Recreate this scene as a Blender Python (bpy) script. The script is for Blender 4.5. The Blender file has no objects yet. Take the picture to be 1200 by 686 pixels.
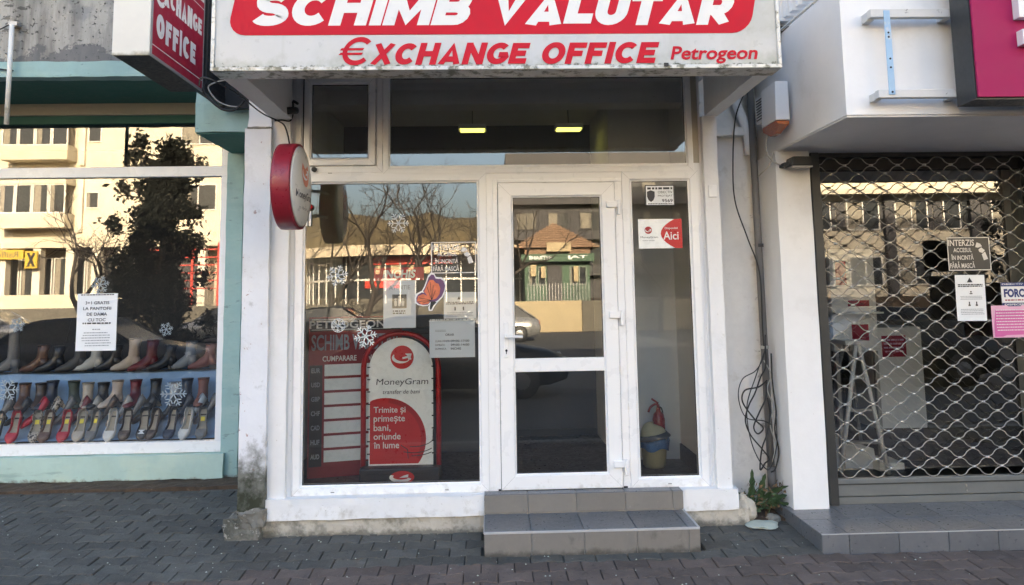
import bpy, bmesh, math, random
from mathutils import Vector, Matrix, noise, Euler
PI = math.pi
rnd = random.Random(7)
S = bpy.context.scene
C = bpy.context.collection

# ------------------------------------------------------------------ camera
cam_d = bpy.data.cameras.new('camera'); cam = bpy.data.objects.new('camera', cam_d); C.objects.link(cam)
yaw, pitch, roll = math.radians(1.811), math.radians(6.1093), math.radians(-0.9028)
fw = Vector((math.sin(yaw)*math.cos(pitch), math.cos(yaw)*math.cos(pitch), math.sin(pitch)))
rt = Vector((math.cos(yaw), -math.sin(yaw), 0)); up = rt.cross(fw)
r2 = math.cos(roll)*rt + math.sin(roll)*up; u2 = -math.sin(roll)*rt + math.cos(roll)*up
cam.matrix_world = Matrix(((r2.x, u2.x, -fw.x, 0), (r2.y, u2.y, -fw.y, -5.2), (r2.z, u2.z, -fw.z, 1.6), (0, 0, 0, 1)))
cam_d.sensor_width = 36; cam_d.lens = 26.4; cam_d.shift_y = -93/1200
cam_d.clip_start = 0.05; cam_d.clip_end = 3000
S.camera = cam

# ------------------------------------------------------------------ light
SUN_EL, SUN_AZ = math.radians(22), math.radians(8)       # azimuth from +y towards +x
w = bpy.data.worlds.new("World"); S.world = w; w.use_nodes = True
nt = w.node_tree; bg = nt.nodes['Background']
sky = nt.nodes.new('ShaderNodeTexSky'); sky.sky_type = 'NISHITA'; sky.sun_disc = False
sky.sun_elevation = SUN_EL; sky.sun_rotation = SUN_AZ; sky.air_density = 1.0; sky.dust_density = 7.0; sky.ozone_density = 0.1
nt.links.new(sky.outputs[0], bg.inputs[0]); bg.inputs[1].default_value = 0.15
sd = bpy.data.lights.new('sun', 'SUN'); sd.energy = 5.0; sd.angle = math.radians(0.5); sd.color = (1, .84, .60)
sun = bpy.data.objects.new('sun', sd); C.objects.link(sun)
sdir = Vector((math.sin(SUN_AZ)*math.cos(SUN_EL), math.cos(SUN_AZ)*math.cos(SUN_EL), math.sin(SUN_EL)))
sun.rotation_euler = sdir.to_track_quat('Z', 'Y').to_euler()
S.view_settings.view_transform = 'Standard'; S.view_settings.look = 'None'
S.view_settings.exposure = 2.9; S.view_settings.gamma = 1
S.cycles.max_bounces = 8; S.cycles.diffuse_bounces = 4; S.cycles.transparent_max_bounces = 16
S.cycles.caustics_reflective = False; S.cycles.sample_clamp_indirect = 6

# ------------------------------------------------------------------ materials
def mat(name, col, rough=.6, var=.12, scale=6, bump=.15, bscale=70, stains=(), metal=0, spec=.5, coat=0, pieces=0, emit=None, trans=0, streak=0):
    m = bpy.data.materials.new(name); m.use_nodes = True
    t = m.node_tree; N = t.nodes; L = t.links; b = N['Principled BSDF']
    geo = N.new('ShaderNodeNewGeometry'); pos = geo.outputs['Position']
    def noi(sc, det=4, vec=None, ro=.6):
        n = N.new('ShaderNodeTexNoise'); n.inputs['Scale'].default_value = sc; n.inputs['Detail'].default_value = det
        n.inputs['Roughness'].default_value = ro; L.new(vec or pos, n.inputs['Vector']); return n.outputs['Fac']
    def mr(v, a, b_, c=0, d=1):
        n = N.new('ShaderNodeMapRange'); L.new(v, n.inputs[0]); n.inputs[1].default_value = a; n.inputs[2].default_value = b_
        n.inputs[3].default_value = c; n.inputs[4].default_value = d; return n.outputs[0]
    def math_(op, a, b_):
        n = N.new('ShaderNodeMath'); n.operation = op
        for i, v in enumerate((a, b_)):
            if isinstance(v, (int, float)): n.inputs[i].default_value = v
            else: L.new(v, n.inputs[i])
        return n.outputs[0]
    def mix(f, a, b_, mode='MIX'):
        n = N.new('ShaderNodeMix'); n.data_type = 'RGBA'; n.blend_type = mode
        if isinstance(f, (int, float)): n.inputs[0].default_value = f
        else: L.new(f, n.inputs[0])
        for i, v in ((6, a), (7, b_)):
            if isinstance(v, tuple): n.inputs[i].default_value = (*v, 1)
            else: L.new(v, n.inputs[i])
        return n.outputs[2]
    n1 = noi(scale); n2 = noi(scale*7, 3)
    f = math_('ADD', math_('MULTIPLY', mr(n1, .3, .7), .65), math_('MULTIPLY', mr(n2, .3, .7), .35))
    lo = tuple(c*(1-var) for c in col); hi = tuple(min(1, c*(1+var)) for c in col)
    c = mix(f, lo, hi)
    if pieces:
        oi = N.new('ShaderNodeObjectInfo')
        g = mr(oi.outputs['Random'], 0, 1, 1-pieces, 1+pieces)
        cm = N.new('ShaderNodeCombineColor')
        for i in range(3): L.new(g, cm.inputs[i])
        c = mix(1.0, c, cm.outputs[0], 'MULTIPLY')
    masks = []
    for s in stains:
        vec = pos
        if s.get('stretch'):
            mp = N.new('ShaderNodeMapping'); mp.inputs['Scale'].default_value = s['stretch']; L.new(pos, mp.inputs[0]); vec = mp.outputs[0]
        v = noi(s.get('scale', 3), 6, vec, .65)
        if 'z' in s:
            sx = N.new('ShaderNodeSeparateXYZ'); L.new(pos, sx.inputs[0])
            v = math_('ADD', v, mr(sx.outputs[s.get('axis', 2)], s['z'][0], s['z'][1], s.get('gain', .5), 0))
        k = mr(v, s.get('lo', .6), s.get('hi', .7), 0, s.get('amt', 1)); masks.append(k)
        c = mix(k, c, s['col'])
    L.new(c, b.inputs['Base Color'])
    r = mr(n2, .3, .7, max(.02, rough-.1), min(1, rough+.1)); L.new(r, b.inputs['Roughness'])
    b.inputs['Metallic'].default_value = metal; b.inputs['Specular IOR Level'].default_value = spec
    if coat: b.inputs['Coat Weight'].default_value = coat; b.inputs['Coat Roughness'].default_value = .08
    if trans: b.inputs['Subsurface Weight'].default_value = trans
    if emit: b.inputs['Emission Color'].default_value = (*emit[0], 1); b.inputs['Emission Strength'].default_value = emit[1]
    if bump:
        bn = N.new('ShaderNodeBump'); bn.inputs['Strength'].default_value = bump; bn.inputs['Distance'].default_value = .004
        h = noi(bscale, 5)
        for k in masks: h = math_('SUBTRACT', h, math_('MULTIPLY', k, .6))
        L.new(h, bn.inputs['Height']); L.new(bn.outputs[0], b.inputs['Normal'])
    return m

def glass_mat(name, base=.1, tint=(.86, .9, .88), wob=.0):
    m = bpy.data.materials.new(name); m.use_nodes = True
    t = m.node_tree; N = t.nodes; L = t.links; N.remove(N['Principled BSDF'])
    tr = N.new('ShaderNodeBsdfTransparent'); tr.inputs[0].default_value = (*tint, 1)
    gl = N.new('ShaderNodeBsdfGlossy'); gl.inputs['Roughness'].default_value = 0.0; gl.inputs[0].default_value = (1, 1, 1, 1)
    if wob:
        g = N.new('ShaderNodeNewGeometry'); n = N.new('ShaderNodeTexNoise'); n.inputs['Scale'].default_value = 1.3; n.inputs['Detail'].default_value = 1
        L.new(g.outputs['Position'], n.inputs['Vector']); b = N.new('ShaderNodeBump'); b.inputs['Strength'].default_value = wob; b.inputs['Distance'].default_value = .01
        L.new(n.outputs[0], b.inputs['Height']); L.new(b.outputs[0], gl.inputs['Normal'])
    fr = N.new('ShaderNodeLayerWeight'); fr.inputs[0].default_value = .35
    mr = N.new('ShaderNodeMapRange'); mr.inputs[1].default_value = 0; mr.inputs[2].default_value = 1; mr.inputs[3].default_value = base; mr.inputs[4].default_value = .9
    L.new(fr.outputs['Fresnel'], mr.inputs[0])
    mx = N.new('ShaderNodeMixShader'); L.new(mr.outputs[0], mx.inputs[0]); L.new(tr.outputs[0], mx.inputs[1]); L.new(gl.outputs[0], mx.inputs[2])
    L.new(mx.outputs[0], N['Material Output'].inputs[0]); return m

WHITE = (.74, .74, .74)
dirt = (.06, .055, .045); moss = (.05, .055, .03)
m_plaster = mat('white_plaster', (.78, .78, .78), .8, .05, 2.5, .35, 45, [
    dict(col=(.60, .58, .53), scale=3, lo=.58, hi=.75, amt=.35), dict(col=(.30, .27, .22), scale=42, lo=.66, hi=.70, amt=.55),
    dict(col=(.45, .43, .38), scale=11, z=(.12, .30), gain=.22, lo=.66, hi=.82, amt=.6)])
m_pillar = mat('stained_pillar_plaster', (.74, .75, .78), .85, .05, 2.5, .5, 40, [
    dict(col=(.34, .18, .15), scale=16, lo=.665, hi=.68, amt=.8), dict(col=(.45, .44, .42), scale=4, lo=.58, hi=.72, amt=.35),
    dict(col=(.10, .10, .075), scale=7, z=(.30, .82), gain=.48, lo=.62, hi=.86, amt=.9),
    dict(col=(.030, .034, .018), scale=13, z=(.16, .66), gain=.56, lo=.68, hi=.95, amt=1)])
m_plinth = mat('plinth_concrete', (.48, .44, .37), .95, .12, 6, .8, 30, [
    dict(col=(.20, .19, .15), scale=9, lo=.52, hi=.64, amt=.6), dict(col=(.06, .06, .04), scale=5, lo=.62, hi=.72, amt=.5),
    dict(col=(.09, .09, .07), scale=8, z=(-1.72, -1.15), axis=0, gain=.32, lo=.60, hi=.80, amt=.8),
    dict(col=(.07, .065, .05), scale=12, z=(.04, .09), gain=.3, lo=.55, hi=.75, amt=.7)])
m_stone = mat('old_concrete_stone', (.22, .21, .18), .95, .2, 9, 1, 26, [dict(col=(.05, .055, .03), scale=6, lo=.55, hi=.7, amt=.7), dict(col=(.42, .40, .36), scale=30, lo=.62, hi=.68, amt=.7)])
m_foot = mat('crumbling_footing', (.19, .18, .155), .95, .25, 7, 1, 28, [dict(col=(.06, .06, .045), scale=6, lo=.48, hi=.62, amt=.8), dict(col=(.46, .44, .40), scale=24, lo=.58, hi=.64, amt=.7), dict(col=(.05, .055, .025), scale=10, lo=.6, hi=.7, amt=.7)])
m_teal = mat('faded_teal_paint', (.30, .45, .43), .7, .10, 3, .5, 40, [dict(col=(.40, .52, .48), scale=2, stretch=(1, 1, 4), lo=.52, hi=.66, amt=.4), dict(col=(.13, .17, .16), scale=5, stretch=(1.5, 1, 6), lo=.63, hi=.66, amt=.5),
    dict(col=(.20, .30, .29), scale=4, lo=.55, hi=.7, amt=.35), dict(col=(.12, .10, .07), scale=26, lo=.71, hi=.74, amt=.8),
    dict(col=(.13, .09, .05), scale=10, z=(.10, .17), gain=.38, lo=.72, hi=.88, amt=.8)])
m_teal_lit = mat('bounce_lit_teal', (.43, .58, .52), .7, .08, 3, .35, 50, [dict(col=(.60, .64, .46), scale=1.5, lo=.5, hi=.7, amt=.5), dict(col=(.22, .32, .30), scale=5, stretch=(.5, 1, 3), lo=.60, hi=.68, amt=.5), dict(col=(.12, .10, .07), scale=26, lo=.71, hi=.74, amt=.8), dict(col=(.13, .09, .05), scale=10, z=(.10, .17), gain=.38, lo=.72, hi=.88, amt=.8)])  # faded teal lightened, with bounce light on the sill put into the colour
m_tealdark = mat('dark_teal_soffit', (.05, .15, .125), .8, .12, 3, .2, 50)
m_old = mat('weathered_render', (.40, .38, .34), .95, .14, 4, .8, 40, [
    dict(col=(.20, .21, .215), scale=1.6, z=(-3.6, -2.6), axis=0, gain=-.2, lo=.48, hi=.54, amt=.6),
    dict(col=(.13, .125, .11), scale=1.4, stretch=(3.2, 1, .45), lo=.50, hi=.66, amt=.75), dict(col=(.50, .46, .40), scale=7, lo=.56, hi=.66, amt=.4),
    dict(col=(.035, .033, .03), scale=30, lo=.585, hi=.62, amt=.85), dict(col=(.05, .048, .04), scale=7, stretch=(1, 1, 2.5), lo=.615, hi=.635, amt=.7),
    dict(col=(.12, .12, .125), scale=5, z=(3.40, 3.66), gain=.40, lo=.72, hi=.75, amt=.75)])
m_beige = mat('beige_trim', (.42, .39, .32), .6, .08, 4, .1)
m_pvc = mat('white_pvc', (.84, .84, .84), .32, .015, 1, .02, 30, [dict(col=(.50, .48, .43), scale=14, z=(.28, .40), gain=.25, lo=.68, hi=.85, amt=.5), dict(col=(.45, .43, .4), scale=60, lo=.70, hi=.73, amt=.35)])
m_gasket = mat('black_gasket', (.015, .015, .015), .6, .1)
m_grey = mat('grey_metal', (.35, .35, .35), .4, .05, 5, .05, metal=.6)
m_alu = mat('sign_aluminium', (.60, .59, .56), .42, .07, 3, .1, metal=.25, stains=[dict(col=(.08, .08, .04), scale=18, lo=.50, hi=.60, amt=.85), dict(col=(.25, .22, .15), scale=6, lo=.52, hi=.66, amt=.6)])
m_aluclean = mat('clean_aluminium', (.62, .62, .62), .4, .05, 3, .05, metal=.4)
m_signface = mat('sign_white_acrylic', (.55, .55, .54), .35, .04, 2, .02, 20, [dict(col=(.30, .31, .24), scale=7, z=(2.83, 2.95), gain=.22, lo=.58, hi=.82, amt=.65), dict(col=(.40, .41, .36), scale=3, z=(1.75, .9), axis=0, gain=.25, lo=.56, hi=.8, amt=.5),
    dict(col=(.35, .36, .30), scale=2, stretch=(6, 1, .4), lo=.62, hi=.80, amt=.35), dict(col=(.05, .055, .025), scale=26, z=(2.83, 2.875), gain=.42, lo=.74, hi=.86, amt=.9)])
m_signred = mat('sign_red', (.54, .012, .028), .5, .08, 2, .02, 20, spec=.15)
m_letter = mat('sign_letter_white', (.74, .72, .69), .35, .04, 2, .0)
m_psred = mat('side_sign_red', (.32, .012, .035), .5, .07, 2, .0, spec=.2)
m_pswhite = mat('side_sign_white', (.70, .68, .62), .5, .05, 3, .1, stains=[dict(col=(.3, .27, .18), scale=6, z=(3.04, 3.09), gain=.3, lo=.7, hi=.85, amt=.7)])
m_black = mat('black_paint', (.012, .012, .013), .5, .15, 6, .1)
m_rubber = mat('black_cable', (.018, .018, .018), .55, .2, 9, .1)
m_cablew = mat('white_cable', (.45, .44, .40), .6, .1, 9, .1)
m_darkmetal = mat('dark_steel', (.045, .048, .05), .45, .12, 6, .1, metal=.4)
m_shutbar = mat('shutter_steel', (.16, .175, .18), .45, .12, 4, .1, metal=.4)
m_rod = mat('galvanised_rod', (.38, .375, .35), .42, .15, 8, .1, metal=.7)
m_link = mat('bright_link', (.58, .58, .56), .35, .1, 8, .05, metal=.7)
m_olive = mat('olive_counter', (.10, .095, .07), .7, .1)
m_tilegrey = mat('slate_grey_tile', (.125, .13, .14), .35, .10, 5, .12, 50, [dict(col=(.22, .21, .19), scale=4, lo=.52, hi=.8, amt=.4), dict(col=(.06, .062, .065), scale=3, lo=.55, hi=.75, amt=.4), dict(col=(.30, .29, .27), scale=40, lo=.65, hi=.70, amt=.4)], pieces=.10)
m_tiletan = mat('taupe_tile', (.20, .185, .165), .4, .08, 5, .1, 50, [dict(col=(.11, .10, .09), scale=5, lo=.55, hi=.8, amt=.4), dict(col=(.05, .047, .04), scale=9, z=(.035, .075), gain=.35, lo=.6, hi=.85, amt=.8), dict(col=(.30, .28, .25), scale=26, lo=.64, hi=.70, amt=.4)], pieces=.09)
m_grout = mat('tile_grout', (.30, .29, .27), .9, .15, 9, .3)
m_trimlight = mat('trim_and_edge_highlight', (.42, .42, .42), .4, .1, 5, .1)  # step trim colour, reused as painted highlight on the platform edge
m_pave_g = mat('paver_greygreen', (.082, .080, .072), .85, .25, 9, 1, 70, [dict(col=(.042, .044, .042), scale=1.6, lo=.48, hi=.70, amt=.6), dict(col=(.17, .165, .155), scale=11, lo=.56, hi=.72, amt=.40), dict(col=(.03, .03, .026), scale=16, lo=.60, hi=.66, amt=.5), dict(col=(.34, .33, .30), scale=60, lo=.665, hi=.69, amt=.7)], pieces=.24)
m_pave_p = mat('paver_mauve', (.104, .080, .070), .85, .25, 9, 1, 70, [dict(col=(.058, .05, .047), scale=1.8, lo=.48, hi=.70, amt=.55), dict(col=(.20, .175, .165), scale=11, lo=.56, hi=.72, amt=.35), dict(col=(.035, .03, .026), scale=16, lo=.60, hi=.66, amt=.5), dict(col=(.34, .33, .30), scale=60, lo=.67, hi=.695, amt=.7)], pieces=.22)
m_joint = mat('joint_sand', (.028, .027, .024), 1, .4, 20, .6)
m_soil = mat('damp_soil', (.075, .05, .032), 1, .5, 15, 1, 40, [dict(col=(.20, .17, .13), scale=30, lo=.62, hi=.66, amt=.6)])
m_asphalt = mat('asphalt', (.042, .042, .042), .9, .2, 3, .5, 80)
m_ground = mat('far_ground', (.07, .065, .05), 1, .25, .6, .3)
m_dgrey = mat('right_soffit_grey', (.72, .71, .71), .75, .06, 3, .15)
m_rwall = mat('right_wall_white', (.80, .80, .80), .75, .04, 2, .2, 40, [dict(col=(.45, .43, .38), scale=2.5, lo=.6, hi=.8, amt=.3), dict(col=(.2, .18, .15), scale=34, lo=.71, hi=.73, amt=.5)])
m_recess = mat('recess_wall', (.74, .73, .71), .9, .08, 3, .5, 40, [dict(col=(.40, .33, .22), scale=5, z=(2.02, 1.90), axis=0, gain=.28, lo=.62, hi=.82, amt=.7), dict(col=(.2, .18, .15), scale=18, z=(2.02, 1.86), axis=0, gain=.2, lo=.74, hi=.8, amt=.7), dict(col=(.30, .29, .27), scale=6, z=(.05, .5), gain=.25, lo=.6, hi=.8, amt=.5)])
m_pipe = mat('grey_drainpipe', (.14, .135, .13), .55, .12, 5, .15, stains=[dict(col=(.25, .2, .15), scale=9, lo=.6, hi=.75, amt=.4)])
m_magenta = mat('magenta_panel', (.34, .018, .09), .55, .03, 1.5, .0, spec=.15)
m_blue = mat('sky_blue_metal', (.30, .47, .66), .5, .1, 5, .1, stains=[dict(col=(.6, .6, .6), scale=9, lo=.6, hi=.66, amt=.6)])
m_brk = mat('chipped_white_metal', (.60, .60, .59), .55, .07, 5, .15, stains=[dict(col=(.05, .045, .04), scale=13, lo=.64, hi=.68, amt=.85)])
m_amber = mat('amber_lens', (.42, .10, .015), .2, .15, 20, .1, coat=.5)
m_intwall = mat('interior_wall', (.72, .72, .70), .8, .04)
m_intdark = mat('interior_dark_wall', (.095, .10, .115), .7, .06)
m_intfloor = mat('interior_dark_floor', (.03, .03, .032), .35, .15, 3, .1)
m_base = mat('dark_skirting', (.05, .05, .055), .5, .1)
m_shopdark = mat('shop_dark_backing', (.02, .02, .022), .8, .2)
m_cloth = mat('blue_display_cloth', (.26, .38, .54), .85, .12, 7, .3, 200)
m_panelblk = mat('black_blind', (.012, .012, .016), .6, .1)
m_lampem = mat('lit_ceiling_panel', (.8, .8, .6), .5, .02, emit=((1.0, .92, .16), .42))
m_paper = mat('white_paper', (.84, .86, .88), .7, .03, 5, .03)
m_sleeve = mat('glossy_paper_sleeve', (.76, .82, .90), .18, .03, 5, .02, 12)
m_ink = mat('grey_ink', (.06, .06, .07), .7, .1)
m_inkl = mat('faint_ink', (.30, .32, .36), .7, .1)
m_white = mat('flat_white', (.76, .76, .76), .5, .03)
m_mgred = mat('poster_red', (.50, .012, .015), .35, .06, 4, 0)
m_mgredd = mat('poster_dark_red', (.36, .008, .013), .35, .06, 4, 0)
m_brown = mat('dark_maroon', (.24, .012, .018), .4, .08)
m_dgreybd = mat('poster_black', (.012, .012, .016), .45, .1)
m_postw = mat('poster_white', (.87, .89, .88), .3, .03, 4, 0)
m_glow = mat('translucent_white_disc', (.62, .60, .55), .35, .05, 4, 0)
m_discred = mat('disc_rim_red', (.24, .014, .028), .35, .12, 5, .05)
m_navy = mat('label_navy', (.015, .03, .16), .5, .05)
m_pink = mat('label_pink', (.62, .12, .36), .5, .06)
m_pinkl = mat('label_pale_pink', (.75, .42, .58), .5, .06)
m_dsticker = mat('smoked_sticker', (.05, .05, .05), .4, .1)
m_orange = mat('wing_orange', (.62, .16, .07), .4, .25, 30, 0)
m_purple = mat('wing_purple', (.13, .05, .14), .4, .25, 30, 0)
m_flake2 = mat('thin_frosted_snowflake', (.34, .40, .44), .7, .1, 30, .1)
m_flake = mat('snowflake_white', (.72, .75, .76), .7, .1, 30, .1)
m_bucket = mat('cream_plastic', (.44, .36, .18), .45, .06)
m_bag = mat('blue_bin_bag', (.06, .16, .32), .25, .3, 25, .6, 60)
m_hatc = mat('straw_cloth', (.52, .46, .30), .85, .1, 30, .3)
m_extred = mat('extinguisher_red', (.34, .008, .012), .25, .06, coat=.4)
m_leaf = mat('weed_leaf', (.055, .10, .045), .5, .3, 14, .3, 120)
m_dryleaf = mat('dry_leaf', (.16, .10, .05), .9, .3, 20, .3)
m_chunk = mat('painted_rubble', (.42, .46, .40), .9, .12, 12, .7, 40)
m_corr = mat('corrugated_grey', (.36, .36, .37), .6, .1, 5, .2)
G_main = glass_mat('window_glass', .09, (.92, .94, .93), .010)
G_left = glass_mat('shop_window_glass', .10, (.93, .95, .95), .012)
G_right = glass_mat('door_glass', .085, (.84, .86, .85), .010)
G_entr = glass_mat('entrance_glass', .125, (.80, .82, .81), .008)
G_far = mat('far_window_glass', (.035, .038, .04), .12, .1, 2, 0, spec=.6)

# ------------------------------------------------------------------ helpers
class MB:
    auto = True
    def __init__(s): s.v = []; s.f = []; s.m = []; s.mi = 0; s.sm = []; s.marks = []
    def mark(s):
        s.marks.append((len(s.v), len(s.f))); return s
    def add(s, vs, fs, smooth=False):
        o = len(s.v); s.v += [tuple(v) for v in vs]
        for f in fs: s.f.append(tuple(i+o for i in f)); s.m.append(s.mi); s.sm.append(smooth)
        return s
    def box(s, x0, x1, y0, y1, z0, z1):
        return s.add([(x0,y0,z0),(x1,y0,z0),(x1,y1,z0),(x0,y1,z0),(x0,y0,z1),(x1,y0,z1),(x1,y1,z1),(x0,y1,z1)],
                     [(3,2,1,0),(4,5,6,7),(0,1,5,4),(1,2,6,5),(2,3,7,6),(3,0,4,7)])
    def quad(s, a, b, c, d): return s.add([a,b,c,d], [(0,1,2,3)])
    def prism(s, pts, y0, y1, fn=None):          # pts (x,z) ccw seen from -y ; solid from y0 (front) to y1
        n = len(pts); fn = fn or (lambda x, y, z: (x, y, z))
        return s.add([fn(x, y0, z) for x, z in pts]+[fn(x, y1, z) for x, z in pts],
                     [tuple(range(n)), tuple(range(2*n-1, n-1, -1))]+[(i, i+n, (i+1) % n+n, (i+1) % n) for i in range(n)])
    def tube(s, path, rad, n=8, caps=True, smooth=True):
        path = [Vector(p) for p in path]; k = len(path)
        rr = rad if isinstance(rad, (list, tuple)) else [rad]*k
        vs = []; fs = []; ref = None
        for i, p in enumerate(path):
            d = (path[min(i+1, k-1)]-path[max(i-1, 0)]).normalized()
            if ref is None: ref = Vector((0, 0, 1)) if abs(d.z) < .9 else Vector((1, 0, 0))
            a = d.cross(ref)
            if a.length < 1e-4: a = d.orthogonal()
            a.normalize(); b = d.cross(a); ref = (-b if b.dot(ref) < 0 else b) if True else ref
            for j in range(n):
                t = 2*PI*j/n; vs.append(p+(a*math.cos(t)+b*math.sin(t)*(1))*rr[i])
            ref = ref if ref.length else Vector((0, 0, 1))
        for i in range(k-1):
            for j in range(n): fs.append((i*n+j, i*n+(j+1) % n, (i+1)*n+(j+1) % n, (i+1)*n+j))
        if caps: fs += [tuple(range(n-1, -1, -1)), tuple(range((k-1)*n, k*n))]
        return s.add(vs, fs, smooth)
    def loft(s, rings, caps=True, smooth=True):
        n = len(rings[0]); vs = [p for r in rings for p in r]; fs = []
        for i in range(len(rings)-1):
            for j in range(n): fs.append((i*n+j, i*n+(j+1) % n, (i+1)*n+(j+1) % n, (i+1)*n+j))
        if caps: fs += [tuple(range(n-1, -1, -1)), tuple(range((len(rings)-1)*n, len(rings)*n))]
        return s.add(vs, fs, smooth)
    def lathe(s, prof, n=20, c=(0,0,0), axis='z', smooth=True):
        rings = []
        for r, h in prof:
            ring = []
            for j in range(n):
                t = 2*PI*j/n; a, b = r*math.cos(t), r*math.sin(t)
                p = {'z': (a, b, h), 'x': (h, a, b), 'y': (a, h, b)}[axis]
                ring.append((c[0]+p[0], c[1]+p[1], c[2]+p[2]))
            rings.append(ring)
        return s.loft(rings, True, smooth)
    def build(s, name, mats, parent=None, bevel=0, seg=2, loc=None):
        if len(s.marks) > 1:                      # separate pieces become separate objects
            out = []; ends = s.marks[1:]+[(len(s.v), len(s.f))]; st = [(0, 0)]+s.marks[1:]
            for (v0, f0), (v1, f1) in zip(st, ends):
                p = MB(); p.v = s.v[v0:v1]; p.f = [tuple(i-v0 for i in f) for f in s.f[f0:f1]]; p.m = s.m[f0:f1]; p.sm = s.sm[f0:f1]
                out.append(p.build(name, mats, parent, bevel, seg, loc))
            return out[0]
        me = bpy.data.meshes.new(name); me.from_pydata(s.v, [], s.f)
        mats = mats if isinstance(mats, (list, tuple)) else [mats]
        for m in mats: me.materials.append(m)
        me.polygons.foreach_set('material_index', s.m); me.polygons.foreach_set('use_smooth', s.sm)
        bm = bmesh.new(); bm.from_mesh(me); bmesh.ops.recalc_face_normals(bm, faces=bm.faces); bm.to_mesh(me); bm.free()
        o = bpy.data.objects.new(name, me); C.objects.link(o)
        if parent: o.parent = parent
        if loc: o.location = loc
        if bevel:
            b = o.modifiers.new('bevel', 'BEVEL'); b.width = bevel; b.segments = seg; b.limit_method = 'ANGLE'; b.angle_limit = math.radians(40)
        return o
def tag(o, label=None, cat=None, group=None, kind=None):
    if label: o['label'] = label
    if cat: o['category'] = cat
    if group: o['group'] = group
    if kind: o['kind'] = kind
    return o
def thing(name, label, cat, loc=(0,0,0), group=None, rz=0):
    o = bpy.data.objects.new(name, None); C.objects.link(o); o.location = loc; o.rotation_euler = (0, 0, rz); o.empty_display_size = .1
    return tag(o, label, cat, group)
def copy_tree(o, parent=None):
    c = o.copy(); C.objects.link(c); c.parent = parent
    for ch in list(o.children): copy_tree(ch, c)
    return c
def part(name, m, parent, *boxes, bevel=0, seg=2):
    b = MB()
    for x in boxes: b.mark().box(*x)
    return b.build(name, m, parent, bevel, seg)
def rough_box(name, m, parent, x0, x1, y0, y1, z0, z1, seg=.05, amp=.006, sc=6, edge=0):
    bm = bmesh.new(); bmesh.ops.create_cube(bm, size=1)
    nx, ny, nz = [max(1, int(abs(d)/seg)) for d in (x1-x0, y1-y0, z1-z0)]
    for ax, n in ((0, nx), (1, ny), (2, nz)):
        es = [e for e in bm.edges if abs((e.verts[0].co-e.verts[1].co)[ax]) > .5/ max(1, 1) and abs((e.verts[0].co-e.verts[1].co)[ax]) > .9]
        for k in range(1, n):
            geom = bm.verts[:]+bm.edges[:]+bm.faces[:]
            no = [0, 0, 0]; no[ax] = 1; co = [0, 0, 0]; co[ax] = -.5+k/n
            bmesh.ops.bisect_plane(bm, geom=geom, plane_co=co, plane_no=no)
    for v in bm.verts:
        c = v.co; onedge = sum(abs(abs(c[i])-.5) < 1e-4 for i in range(3))
        p = Vector((x0+(c.x+.5)*(x1-x0), y0+(c.y+.5)*(y1-y0), z0+(c.z+.5)*(z1-z0)))
        d = noise.noise_vector(p*sc)*amp + noise.noise_vector(p*sc*3.1)*amp*.5
        if edge and onedge >= 2:
            e = max(0, noise.noise(p*9+Vector((3, 1, 7)))+.1)*edge
            cen = Vector(((x0+x1)/2, (y0+y1)/2, (z0+z1)/2)); q = (p-cen); d -= Vector([math.copysign(e, q[i]) if abs(abs(c[i])-.5) < 1e-4 else 0 for i in range(3)])
        v.co = p+d
    me = bpy.data.meshes.new(name); bm.to_mesh(me); bm.free(); me.materials.append(m)
    o = bpy.data.objects.new(name, me); C.objects.link(o); o.parent = parent
    return o
def frame(name, m, parent, x0, x1, z0, z1, y, w, depth=.06, lip=.010, ins=.75, sash=None):
    b = MB(); prof = [(0, y+depth), (0, y+.003), (.003, y), (w*ins, y), (w*ins+.008, y+lip), (w, y+lip+.004), (w, y+depth)]
    vs = []
    for d, yy in prof: vs += [(x0+d, yy, z0+d), (x1-d, yy, z0+d), (x1-d, yy, z1-d), (x0+d, yy, z1-d)]
    fs = []; n = len(prof)
    for i in range(n):
        for j in range(4):
            a, c = i*4, ((i+1) % n)*4; fs.append((a+j, a+(j+1) % 4, c+(j+1) % 4, c+j))
    b.add(vs, fs); o = b.build(name, m, parent)
    g = MB(); i0, i1, k0, k1 = x0+w, x1-w, z0+w, z1-w; t = .0045; yy = y+lip+.006
    g.box(i0, i1, yy, yy+.01, k0, k0+t).box(i0, i1, yy, yy+.01, k1-t, k1).box(i0, i0+t, yy+.001, yy+.009, k0+t, k1-t).box(i1-t, i1, yy+.001, yy+.009, k0+t, k1-t)
    g.build('gasket', m_gasket, o)
    # mitre seams at the four corners
    s = MB(); e = .0009
    for (xa, za, xb, zb) in ((x0, z0, x0+w*ins, z0+w*ins), (x1, z0, x1-w*ins, z0+w*ins), (x0, z1, x0+w*ins, z1-w*ins), (x1, z1, x1-w*ins, z1-w*ins)):
        s.add([(xa-e, y-.0006, za), (xa+e, y-.0006, za), (xb+e, y-.0006, zb), (xb-e, y-.0006, zb)], [(0, 1, 2, 3)])
    s.build('mitre_seam', m_grey, o)
    return o
def pane(name, m, parent, x0, x1, z0, z1, y):
    b = MB(); b.quad((x0, y, z0), (x1, y, z0), (x1, y, z1), (x0, y, z1)); return b.build(name, m, parent)
_fc = {}
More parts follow.
